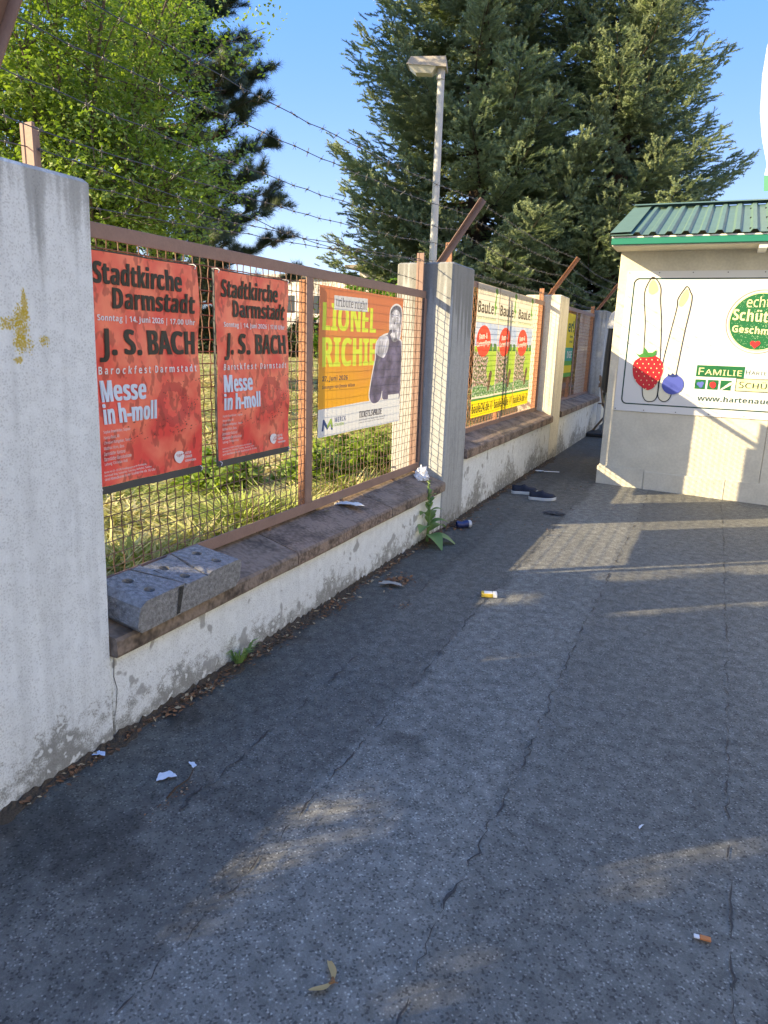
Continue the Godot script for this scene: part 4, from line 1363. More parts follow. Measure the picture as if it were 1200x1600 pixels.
func garden_print() -> void:
	# heading, loosely dabbed garden picture, red oval, yellow strip
	var x1 := 0.79
	var pr := Print.new(0.0, x1, 0.766, 1.955, 620.0)
	var na := noise(4.5, 360, FastNoiseLite.TYPE_SIMPLEX_SMOOTH, 4)
	var nb := noise(26.0, 361, FastNoiseLite.TYPE_SIMPLEX, 2)
	pr.each(func(x: float, y: float) -> Color:
		if y > 1.62:
			return Color(0.72, 0.69, 0.60)
		if y < 0.9165:
			return Color(0.84, 0.68, 0.015)
		if y < 0.9355:
			return Color(0.08, 0.26, 0.05)
		if y < 0.955 or x < 0.01 or x > 0.78:
			return Color(0.72, 0.69, 0.60)
		var v := (1.62 - y) / 0.665
		var u := x / 0.79
		var a := na.get_noise_2d(x, y) * 0.5 + 0.5
		var b := nb.get_noise_2d(x, y) * 0.5 + 0.5
		var c := Color(0.30, 0.42, 0.72).lerp(Color(0.62, 0.68, 0.80), a)
		if v > 0.30 + 0.10 * (a - 0.3):
			c = Color(0.26, 0.46, 0.05).lerp(Color(0.46, 0.60, 0.10), a)
		if v > 0.52 - 0.15 * (1.0 - u) and u < 0.60 + 0.35 * (a - 0.5):
			c = Color(0.10, 0.17, 0.05).lerp(Color(0.55, 0.26, 0.36), smoothstep(0.45, 0.62, b))
			if b > 0.70:
				c = Color(0.66, 0.64, 0.55)
		if v > 0.86 + 0.08 * (a - 0.5):
			c = Color(0.10, 0.24, 0.07).lerp(Color(0.45, 0.55, 0.42), smoothstep(0.5, 0.7, b))
		if v > 0.27 and v < 0.38 and a > 0.53:
			c = Color(0.10, 0.22, 0.06)
		return c)
	var ink := Color(0.09, 0.08, 0.06)
	var grn := Color(0.16, 0.36, 0.06)
	pr.text("06071-922260", F.mono, 0.05, 0.565, 1.868, 1.918, Color(0.30, 0.28, 0.23))
	pr.text("BauLe", F.bold, 0.03, 0.585, 1.703, 1.806, ink, 0.03)
	pr.text("Garten & Landschaftsbau", F.sans, 0.03, 0.68, 1.650, 1.680, grn)
	# plant shaped figure four
	pr.fill(PackedVector2Array([Vector2(0.62, 1.70), Vector2(0.66, 1.70), Vector2(0.665, 1.75), Vector2(0.70, 1.76), Vector2(0.70, 1.785), Vector2(0.665, 1.785), Vector2(0.67, 1.90), Vector2(0.645, 1.90), Vector2(0.60, 1.79), Vector2(0.60, 1.765), Vector2(0.635, 1.755)]), grn)
	pr.fill(outline([Vector2(0.63, 1.90), Vector2(0.60, 1.925), Vector2(0.655, 1.95), Vector2(0.715, 1.92), Vector2(0.68, 1.89)]), grn)
	pr.fill(PackedVector2Array([Vector2(0.50, 0.99), Vector2(0.58, 1.0), Vector2(0.66, 1.16), Vector2(0.60, 1.19), Vector2(0.54, 1.15)]), Color(0.16, 0.11, 0.07))
	pr.fill(disc(0.295, 1.457, 0.235, 0.142), Color(0.80, 0.085, 0.05))
	var wh := Color(0.84, 0.82, 0.78)
	pr.text("Baum- &", F.bold, 0.15, 0.41, 1.468, 1.520, wh, 0.0, 0.06)
	pr.text("Gartenpflege", F.bold, 0.085, 0.50, 1.388, 1.450, wh, 0.0, 0.06)
	pr.text("baule24.de //", F.bold, 0.03, 0.76, 0.800, 0.892, Color(0.10, 0.09, 0.015), 0.03)
	M.garden = pr.texture()

func far_poster() -> void:
	var t := thing("field_poster", "yellow poster with dark green letters on the far fence panel", "poster", Vector3(GX + 0.014, 0, 0.2), PI / 2)
	var bk := {"backlight_enabled": true, "backlight": Color(1.0, 1.0, 1.0)}
	var pr := Print.new(10.35, 11.32, 1.0, 1.90, 300.0)
	pr.each(func(x: float, y: float) -> Color:
		if y > 1.42 or (y > 1.06 and y < 1.17):
			return Color(0.82, 0.66, 0.03)
		return Color(0.06, 0.36, 0.30) if y > 1.23 else Color(0.12, 0.38, 0.06))
	var dk := Color(0.02, 0.10, 0.05)
	pr.text("er!", F.bold, 10.82, 11.26, 1.64, 1.80, dk, 0.04)
	pr.text("den", F.bold, 11.0, 11.22, 1.56, 1.60, dk)
	pr.text("und", F.bold, 11.0, 11.22, 1.49, 1.53, dk)
	pr.text("DGE", F.bold, 10.9, 11.25, 1.27, 1.37, Color(0.75, 0.75, 0.70), 0.03)
	var m := mat(1, 1, 1, 0.6, bk)
	m.albedo_texture = pr.texture()
	sheet(t, "print", 10.35, 11.32, 1.0, 1.90, 0.0, m)

# ---------------------------------------------------------------- background and trees
func background() -> void:
	var wall := tri_mat(0.50, 0.50, 0.49, 0.9, M.g3, 0.2)
	var t := thing("flat_roofed_building", "pale flat roofed building far behind the lawn", "building", Vector3(-30.5, 0.0, -41.0))
	var s := Shape.new()
	s.box(Vector3(0, 0, -8), Vector3(16.5, 5.15, 0), 0.05)
	put("wall", s.mesh(), wall, t)
	s = Shape.new()
	s.box(Vector3(-0.4, 5.16, -8.4), Vector3(9.4, 5.38, 0.4), 0.03)
	put("roof", s.mesh(), tri_mat(0.33, 0.32, 0.30, 0.9, M.g3, 0.3), t)
	s = Shape.new()
	s.box(Vector3(9.7, 5.55, -8.4), Vector3(17.5, 5.75, 1.6), 0.03)
	put("roof", s.mesh(), tri_mat(0.17, 0.15, 0.12, 0.9, M.g3, 0.3), t)
	s = Shape.new()
	s.box(Vector3(9.8, 5.16, -8), Vector3(16.0, 5.54, -0.2), 0.03)
	put("attic_storey", s.mesh(), wall, t)
	for k in 6:
		s = Shape.new()
		s.box(Vector3(1.2 + 2.5 * k, 2.9, -0.1), Vector3(2.9 + 2.5 * k, 4.2, 0.02), 0.02)
		var w := put("window", s.mesh(), M.white, t)
		s = Shape.new()
		s.box(Vector3(1.3 + 2.5 * k, 3.0, 0.021), Vector3(2.8 + 2.5 * k, 4.1, 0.03), 0.01)
		put("pane", s.mesh(), mat(0.03, 0.04, 0.05, 0.08), w)
	# thin mast
	var mast := thing("mast", "thin pale mast far behind the lawn, left of the grey pillar", "mast", Vector3(-17.4, 0, -39.5))
	s = Shape.new()
	s.tube([Vector3.ZERO, Vector3(0, 8.1, 0)], [0.10, 0.07], 8)
	put("pole", s.mesh(), mat(0.55, 0.57, 0.58, 0.5), mast)
	s = Shape.new()
	s.box(Vector3(-0.25, 7.2, 0.08), Vector3(0.25, 8.2, 0.2), 0.02)
	put("antenna", s.mesh(), mat(0.65, 0.66, 0.67, 0.5), mast)
	# street lamp behind the fence
	var lt := thing("street_lamp", "grey street lamp with a flat box head above the grey pillar", "street lamp", Vector3(-3.86, 0.2, -10.01))
	s = Shape.new()
	s.smooth = true
	s.tube([Vector3.ZERO, Vector3(0, 1.2, 0), Vector3(0, 4.85, 0)], [0.068, 0.058, 0.047], 14)
	put("pole", s.mesh(), tri_mat(0.52, 0.53, 0.52, 0.45, M.soft, 1.0), lt)
	var hd := Node3D.new()
	hd.name = "lamp_head"
	lt.add_child(hd)
	hd.position = Vector3(0.06, 4.80, 0)
	hd.rotation = Vector3(0, 0.25, -0.03)
	s = Shape.new()
	# tapered housing: widest at the rim
	var lo := [Vector3(-0.52, 0.03, 0.13), Vector3(0.02, 0.0, 0.13), Vector3(0.02, 0.0, -0.13), Vector3(-0.52, 0.03, -0.13)]
	var hi := [Vector3(-0.47, 0.13, 0.10), Vector3(0.0, 0.135, 0.10), Vector3(0.0, 0.135, -0.10), Vector3(-0.47, 0.13, -0.10)]
	var cc := Vector3(-0.25, 0.07, 0)
	s.quad(hi[0], hi[1], hi[2], hi[3], cc)
	s.quad(lo[0], lo[1], lo[2], lo[3], cc)
	for k in 4:
		s.quad(lo[k], lo[(k + 1) % 4], hi[(k + 1) % 4], hi[k], cc)
	put("housing", s.mesh(), tri_mat(0.36, 0.33, 0.28, 0.8, M.g2, 3.0, M.bump, 0.2), hd)
	s = Shape.new()
	var up := [Vector3(-0.50, 0.028, 0.115), Vector3(-0.12, 0.008, 0.115), Vector3(-0.12, 0.008, -0.115), Vector3(-0.50, 0.028, -0.115)]
	var dn := [Vector3(-0.40, -0.055, 0.075), Vector3(-0.18, -0.065, 0.075), Vector3(-0.18, -0.065, -0.075), Vector3(-0.40, -0.055, -0.075)]
	s.quad(dn[0], dn[1], dn[2], dn[3], Vector3(-0.3, 0, 0))
	for k in 4:
		s.quad(up[k], up[(k + 1) % 4], dn[(k + 1) % 4], dn[k], Vector3(-0.3, 0, 0))
	put("diffuser", s.mesh(), mat(0.55, 0.54, 0.48, 0.3), hd)
	s = Shape.new()
	s.tube([Vector3(-0.06, -0.12, 0), Vector3(-0.06, 0.02, 0)], [0.055], 12)
	put("socket", s.mesh(), mat(0.4, 0.4, 0.4, 0.5), hd)
	# houses across the street, behind the camera's right shoulder: their sunlit fronts light the shade
	for k in 3:
		var hs := thing("town_house", ["cream rendered house across the street, first from the junction", "white rendered house across the street, middle one", "pale rendered house across the street, last one"][k], "house", Vector3(9.5, -0.16, 14.0 - 13.0 * k))
		s = Shape.new()
		s.box(Vector3(0, 0, -12.6), Vector3(9, 8.2, 0), 0.05)
		put("wall", s.mesh(), tri_mat([0.50, 0.52, 0.51][k], [0.52, 0.55, 0.54][k], [0.52, 0.58, 0.56][k], 0.9, M.g3, 0.3), hs)
		s = Shape.new()
		s.quad(Vector3(-0.4, 8.2, 0.1), Vector3(-0.4, 8.2, -12.7), Vector3(4.5, 11.6, -12.7), Vector3(4.5, 11.6, 0.1))
		s.quad(Vector3(9.4, 8.2, 0.1), Vector3(9.4, 8.2, -12.7), Vector3(4.5, 11.6, -12.7), Vector3(4.5, 11.6, 0.1))
		put("roof", s.mesh(), tri_mat(0.28, 0.10, 0.06, 0.9, M.g2, 0.5), hs)
		for f in 3:
			for c in 4:
				s = Shape.new()
				s.box(Vector3(-0.06, 1.1 + 2.5 * f, -2.6 - 2.9 * c), Vector3(0.05, 2.5 + 2.5 * f, -1.4 - 2.9 * c), 0.01)
				var w := put("window", s.mesh(), M.white, hs)
				s = Shape.new()
				s.box(Vector3(-0.07, 1.2 + 2.5 * f, -2.5 - 2.9 * c), Vector3(-0.061, 2.4 + 2.5 * f, -1.5 - 2.9 * c), 0.003)
				put("pane", s.mesh(), mat(0.05, 0.06, 0.07, 0.08), w)

func leaf_cluster(count: int, size: float, spread: float, seed_: int, long_ := 1.5) -> ArrayMesh:
	var r := RandomNumberGenerator.new()
	r.seed = seed_
	var s := Shape.new()
	for k in count:
		var p := Vector3(r.randf_range(-1, 1), r.randf_range(-0.7, 0.7), r.randf_range(-1, 1)) * spread
		var d := Vector3(r.randf_range(-1, 1), r.randf_range(-0.9, 0.35), r.randf_range(-1, 1)).normalized()
		var u := d.cross(Vector3(r.randf_range(-0.5, 0.5), 1, r.randf_range(-0.5, 0.5))).normalized()
		var w := d.cross(u)
		var L := size * r.randf_range(0.7, 1.2)
		var W := L / long_ * 0.5
		var a := p + d * L
		var b := p + d * L * 0.45 + u * W + w * W * 0.35
		var c := p + d * L * 0.45 - u * W + w * W * 0.35
		s.tri(p, b, a)
		s.tri(p, a, c)
	return s.mesh()

# broadleaved tree: trunk, limbs, sub-branches and leaf clusters spread along them
func broadleaf(called: String, label: String, cat: String, base: Vector3, fork: float, ctr: Vector3, rad: Vector3, limbs: int, subs: int, per: int, leaf: ArrayMesh, lm: Material, c0: Color, c1: Color, seed_: int, trunk_r: float, group := "", keep = null) -> Node3D:
	var r := RandomNumberGenerator.new()
	r.seed = seed_
	var t := thing(called, label, cat, base, 0.0, group)
	var wood := Shape.new()
	wood.smooth = true
	var top := Vector3(r.randf_range(-0.1, 0.1), fork, r.randf_range(-0.1, 0.1))
	wood.tube([Vector3(0, -0.1, 0), top * 0.5 + Vector3(0.03, 0, 0.02), top], [trunk_r * 1.25, trunk_r, trunk_r * 0.85], 9)
	var xf := []
	var cols := []
	for l in limbs:
		var a := TAU * (l + r.randf() * 0.7) / limbs
		var e := r.randf_range(-0.75, 0.95)
		var q := sqrt(1.0 - e * e * 0.8)
		var end := ctr + Vector3(cos(a) * q * rad.x, e * rad.y, sin(a) * q * rad.z) * r.randf_range(0.6, 0.92)
		var start := top * r.randf_range(0.75, 1.0)
		var midp := start.lerp(end, 0.45) + Vector3(0, 0.16 * start.distance_to(end), 0)
		var limb := []
		for k in 7:
			var f := k / 6.0
			limb.append(start.lerp(midp, f).lerp(midp.lerp(end, f), f) + Vector3(r.randf_range(-1, 1), r.randf_range(-1, 1), r.randf_range(-1, 1)) * 0.04)
		var lr := trunk_r * r.randf_range(0.28, 0.45)
		wood.tube(limb, [lr, lr * 0.8, lr * 0.65, lr * 0.5, lr * 0.38, lr * 0.25, lr * 0.1], 6)
		for b in subs:
			var f := r.randf_range(0.25, 1.0)
			var p: Vector3 = limb[int(f * 6.0)]
			var dirv := (Vector3(r.randf_range(-1, 1), r.randf_range(-0.5, 0.8), r.randf_range(-1, 1)) + (end - start).normalized() * 0.6).normalized()
			var L = r.randf_range(0.25, 0.5) * min(rad.x, rad.y)
			var tip = p + dirv * L + Vector3(0, -0.08 * L, 0)
			wood.tube([p, p.lerp(tip, 0.5) + Vector3(0, 0.06 * L, 0), tip], [lr * 0.22, lr * 0.14, 0.003], 4)
			for k in per:
				var w := pow(r.randf(), 0.7)
				var at = p.lerp(tip, w) + Vector3(r.randf_range(-1, 1), r.randf_range(-1, 1), r.randf_range(-1, 1)) * 0.16 * L * 2.0
				var pose := Transform3D(Basis.from_euler(Vector3(r.randf_range(-0.6, 0.6), r.randf() * TAU, r.randf_range(-0.6, 0.6))).scaled(Vector3.ONE * r.randf_range(0.8, 1.25)), at)
				var tint := c0.lerp(c1, r.randf()) * r.randf_range(0.85, 1.15)
				if keep != null and not keep.call(base + at):
					continue
				xf.append(pose)
				cols.append(tint)
	put("trunk", wood.mesh(), M.grey_bark, t)
	many("crown", leaf, lm, xf, cols, t)
	return t

func shoot_mesh(needles: int, length: float, nl: float, nw: float, seed_: int, flatten: float, cone: float) -> ArrayMesh:
	var r := RandomNumberGenerator.new()
	r.seed = seed_
	var s := Shape.new()
	s.tube([Vector3.ZERO, Vector3(0, 0, length)], [0.004, 0.002], 3, false)
	for k in needles:
		var f := (k + r.randf()) / needles
		var a := r.randf() * TAU
		var side := Vector3(cos(a), sin(a) * flatten, 0)
		var p := Vector3(0, 0, length * f)
		var d := (side + Vector3(0, 0, cone * r.randf_range(0.6, 1.4))).normalized()
		var w := d.cross(side + Vector3(0.01, 0.02, 0.3)).normalized() * nw
		s.tri(p - w, p + w, p + d * nl * r.randf_range(0.75, 1.15))
	return s.mesh()

func aim(p: Vector3, d: Vector3, sc: float, roll: float) -> Transform3D:
	var z := d.normalized()
	var x := Vector3.UP.cross(z)
	if x.length() < 0.01:
		x = Vector3.RIGHT
	x = x.normalized()
	var y := z.cross(x)
	return Transform3D(Basis(x, y, z).rotated(z, roll).scaled_local(Vector3.ONE * sc), p)

# conifer with drooping limbs whose tips turn up, carrying flat sprays of shoots
func spruce(label: String, base: Vector3, height: float, rmax: float, seed_: int, shoot: ArrayMesh, lm: Material) -> void:
	var r := RandomNumberGenerator.new()
	r.seed = seed_
	var t := thing("spruce_tree", label, "tree", base, 0.0, "tall conifers behind the fence")
	var wood := Shape.new()
	wood.smooth = true
	wood.tube([Vector3.ZERO, Vector3(0.1, height * 0.4, 0), Vector3(0, height * 0.98, 0)], [0.36, 0.24, 0.03], 10)
	var xf := []
	var cols := []
	var y := 0.9
	while y < height * 0.97:
		var rel := y / height
		var count := 5 + r.randi() % 3
		var a0 := r.randf() * TAU
		for b in count:
			var a := a0 + TAU * b / count + r.randf_range(-0.3, 0.3)
			var L = rmax * pow(1.0 - rel, 0.62) * r.randf_range(0.70, 1.08) * (0.80 + 0.25 * clamp(rel * 6.0, 0.0, 1.0))
			if L < 0.3:
				continue
			var out := Vector3(cos(a), 0, sin(a))
			var side := Vector3(-sin(a), 0, cos(a))
			var yy := y + r.randf_range(-0.25, 0.25)
			var droop := r.randf_range(0.02, 0.16)
			var pts := []
			for k in 8:
				var f := k / 7.0
				pts.append(out * L * f + Vector3(0, yy + L * (0.10 * f - droop * sin(f * 2.6) + 0.16 * f * f * f * f), 0) + side * L * 0.06 * sin(f * 3.0 + b))
			wood.tube(pts, [0.045 * L / 3.0 + 0.012, 0.03, 0.026, 0.02, 0.015, 0.011, 0.008, 0.004], 4, false)
			var tint := r.randf_range(0.85, 1.15)
			var warm := r.randf()
			var f2 := 0.22
			while f2 < 1.0:
				var ix := f2 * 7.0
				var p: Vector3 = (pts[int(ix)] as Vector3).lerp(pts[min(int(ix) + 1, 7)], ix - int(ix))
				var fw := ((pts[min(int(ix) + 1, 7)] as Vector3) - (pts[max(int(ix) - 1, 0)] as Vector3)).normalized()
				for sg in [-1.0, 1.0]:
					var tl: float = min(0.85, 0.16 * L + 0.24 * L * (1.0 - f2)) * r.randf_range(0.55, 1.1)
					var td = (fw * 0.75 + side * sg + Vector3(0, r.randf_range(-0.55, 0.12), 0)).normalized()
					var n := int(max(1.0, tl / 0.12))
					for q in n:
						var g := (q + 1.0) / n
						var pp = p + td * tl * g + Vector3(r.randf_range(-0.04, 0.04), -0.12 * tl * g * g + r.randf_range(-0.13, 0.10), r.randf_range(-0.04, 0.04))
						for z in 2:
							var dd = (td + fw * 0.5 + Vector3(r.randf_range(-0.8, 0.8), r.randf_range(-0.45, 0.55), r.randf_range(-0.8, 0.8))).normalized()
							xf.append(aim(pp - dd * 0.1, dd, r.randf_range(0.75, 1.25), r.randf() * TAU))
							cols.append(Color(0.20, 0.27, 0.14).lerp(Color(0.33, 0.39, 0.19), clamp(warm * 0.5 + r.randf_range(0.0, 0.5), 0.0, 1.0)) * tint)
				f2 += 0.11 / L
			xf.append(aim(pts[7] - out * 0.1, out + Vector3(0, 0.35, 0), 1.2, 0.0))
			cols.append(Color(0.20, 0.27, 0.14).lerp(Color(0.33, 0.39, 0.19), clamp(warm * 0.5 + r.randf_range(0.0, 0.5), 0.0, 1.0)) * tint)
		y += 0.26 + 0.10 * rel
	put("trunk", wood.mesh(), M.bark, t)
	many("crown", shoot, lm, xf, cols, t)

func pine(label: String, base: Vector3, height: float, rmax: float, seed_: int) -> void:
	var r := RandomNumberGenerator.new()
	r.seed = seed_
	var t := thing("pine_tree", label, "tree", base, 0.0)
	var tuft := shoot_mesh(80, 0.22, 0.17, 0.0042, 5, 1.0, 0.55)
	var lm := mat(1, 1, 1, 0.55, {"vertex_color_use_as_albedo": true})
	var wood := Shape.new()
	wood.smooth = true
	wood.tube([Vector3.ZERO, Vector3(0.15, height * 0.5, 0), Vector3(0, height, 0)], [0.22, 0.16, 0.03], 9)
	var xf := []
	var cols := []
	var y := 1.2
	while y < height - 0.3:
		var count := 4 + r.randi() % 2
		var a0 := r.randf() * TAU
		for b in count:
			var a := a0 + TAU * b / count + r.randf_range(-0.35, 0.35)
			var L := rmax * (1.0 - 0.55 * pow(y / height, 2.0)) * r.randf_range(0.6, 1.1)
			var out := Vector3(cos(a), 0, sin(a))
			var side := Vector3(-sin(a), 0, cos(a))
			var pts := []
			for k in 8:
				var f := k / 7.0
				pts.append(out * L * f + Vector3(0, y + L * (-0.10 * f + 0.34 * f * f), 0) + side * L * 0.08 * sin(f * 4.0 + b * 2.0))
			wood.tube(pts, [0.045, 0.038, 0.032, 0.026, 0.02, 0.015, 0.011, 0.007], 5, false)
			for k in 22:
				var f := r.randf_range(0.3, 1.0)
				var ix := f * 7.0
				var p: Vector3 = (pts[int(ix)] as Vector3).lerp(pts[min(int(ix) + 1, 7)], ix - int(ix))
				var dirv := (out * 0.7 + side * r.randf_range(-1.1, 1.1) + Vector3(0, r.randf_range(0.0, 0.8), 0)).normalized()
				var tl := r.randf_range(0.2, 0.55) * (1.15 - f * 0.5)
				var tip := p + dirv * tl
				wood.tube([p, p.lerp(tip, 0.5) - Vector3(0, 0.03, 0), tip], [0.010, 0.008, 0.005], 4, false)
				for q in 4:
					var g := 1.0 - q * 0.16
					xf.append(aim(p.lerp(tip, g) - dirv * 0.05, dirv + Vector3(r.randf_range(-0.5, 0.5), r.randf_range(0.0, 0.6), r.randf_range(-0.5, 0.5)), r.randf_range(0.8, 1.25), r.randf() * TAU))
					cols.append(Color(0.050, 0.085, 0.045).lerp(Color(0.10, 0.13, 0.058), r.randf()))
			xf.append(aim(pts[7], out + Vector3(0, 0.8, 0), 1.2, 0.0))
			cols.append(Color(0.050, 0.085, 0.045).lerp(Color(0.10, 0.13, 0.058), r.randf()))
		y += r.randf_range(0.28, 0.42)
	put("trunk", wood.mesh(), M.bark, t)
	many("crown", tuft, lm, xf, cols, t)

func trees() -> void:
	var lm := mat(1, 1, 1, 0.5, {"vertex_color_use_as_albedo": true, "backlight_enabled": true, "backlight": Color(0.95, 1.0, 0.5)})
	var leaf := leaf_cluster(16, 0.060, 0.19, 3, 1.35)
	broadleaf("maple_tree", "light green broadleaved tree above the nearest pillar at the left", "tree", Vector3(-7.7, 0.2, -7.3), 2.3, Vector3(-0.3, 4.4, 0.2), Vector3(3.0, 3.3, 3.0), 28, 15, 11, leaf, lm, Color(0.18, 0.29, 0.075), Color(0.36, 0.46, 0.14), 5, 0.13)
	pine("dark long needled pine with ragged tufts behind the light green tree", Vector3(-11.6, 0.2, -13.0), 13.0, 2.9, 8)
	var sm := mat(1, 1, 1, 0.6, {"vertex_color_use_as_albedo": true, "backlight_enabled": true, "backlight": Color(0.7, 0.75, 0.5)})
	var shoot := shoot_mesh(46, 0.22, 0.052, 0.0075, 12, 0.9, 0.6)
	spruce("tall dense spruce right behind the street lamp", Vector3(-6.4, 0.1, -19.6), 19.0, 4.15, 21, shoot, sm)
	spruce("tall dense spruce rising behind the kiosk roof", Vector3(-3.0, 0.1, -20.6), 18.0, 3.3, 34, shoot, sm)
	# climbing shrub behind the grey pillar and weeds at the fence
	var small := leaf_cluster(9, 0.07, 0.10, 6, 1.2)
	broadleaf("leafy_shrub", "bright green shrub peeping over the rail left of the grey pillar", "shrub", Vector3(-4.0, 0.2, -8.3), 0.5, Vector3(0, 1.35, 0), Vector3(0.75, 0.85, 0.75), 16, 9, 14, small, lm, Color(0.17, 0.32, 0.05), Color(0.32, 0.46, 0.09), 15, 0.04)
	for q in [[-2.75, -4.75, 0.50, 0.36], [-2.65, -5.35, 0.6, 0.36], [-3.3, -4.3, 0.35, 0.3]]:
		var k: int = [-4.75, -5.35, -4.3].find(q[1])
		broadleaf("weed_bush", ["leafy weeds below the orange poster, middle clump", "leafy weeds behind the mesh close to the grey pillar", "leafy weeds farther back below the orange poster"][k], "weeds", Vector3(q[0], 0.2, q[1]), 0.15, Vector3(0, q[2] * 0.5, 0), Vector3(q[3], q[2] * 0.6, q[3]), 8, 5, 5, small, lm, Color(0.20, 0.31, 0.06), Color(0.36, 0.46, 0.10), 50 + k, 0.012, "weeds behind the mesh")
	# hedge before the far building
	var coarse := leaf_cluster(12, 0.20, 0.30, 7, 1.3)
	var dark := mat(1, 1, 1, 0.6, {"vertex_color_use_as_albedo": true})
	for k in 7:
		broadleaf("hedge_shrub", "dark shrub in the hedge far across the lawn, number %s from the left" % ["one", "two", "three", "four", "five", "six", "seven"][k], "shrub", Vector3(-33.0 + 2.9 * k, 0.1, -34.0 - 0.4 * k), 0.4, Vector3(0, 1.25, 0), Vector3(1.9, 1.2, 1.2), 14, 8, 9, coarse, dark, Color(0.035, 0.055, 0.025), Color(0.06, 0.085, 0.03), 70 + k, 0.08, "shrubs of the far hedge")
	# street trees behind the camera on the sunny side: their crowns dapple the road
	# gaps in their crowns: where the light comes through, as it meets the fence plane (z, y, half width, half height)
	var gaps := [[-0.60, 0.59, 0.15, 0.10], [-0.30, 0.56, 0.06, 0.05], [-0.86, 0.60, 0.04, 0.04], [0.11, 0.90, 0.09, 0.055], [-0.13, 1.18, 0.12, 0.095], [-2.85, 0.60, 0.17, 0.09], [-3.85, 0.75, 0.42, 0.22], [-3.25, 0.90, 0.12, 0.03], [-2.48, 1.10, 0.07, 0.24], [-4.9, 1.0, 0.42, 1.2]]
	var keep := func(p: Vector3) -> bool:
		var k := (GX - p.x) / 1.12
		var y := p.y - 0.638 * k
		var z := p.z - k
		for g in gaps:
			if Vector2((z - g[0]) / (g[2] + 0.10), (y - g[1]) / (g[3] + 0.10)).length() < 1.0:
				return false
		return true
	var big := leaf_cluster(12, 0.06, 0.075, 4, 1.4)
	broadleaf("lot_tree", "small broadleaved tree behind the fence outside the left edge, nearer one", "tree", Vector3(-6.0, 0.2, 0.95), 2.1, Vector3(0, 3.0, 0), Vector3(0.75, 0.50, 0.75), 22, 10, 20, big, lm, Color(0.10, 0.17, 0.03), Color(0.17, 0.24, 0.04), 91, 0.09, "small trees outside the left edge", keep)
	broadleaf("lot_tree", "small broadleaved tree behind the fence outside the left edge, farther one", "tree", Vector3(-6.2, 0.2, 3.45), 2.1, Vector3(0, 3.2, 0), Vector3(1.25, 0.75, 1.25), 36, 14, 26, big, lm, Color(0.10, 0.17, 0.03), Color(0.17, 0.24, 0.04), 95, 0.09, "small trees outside the left edge", keep)

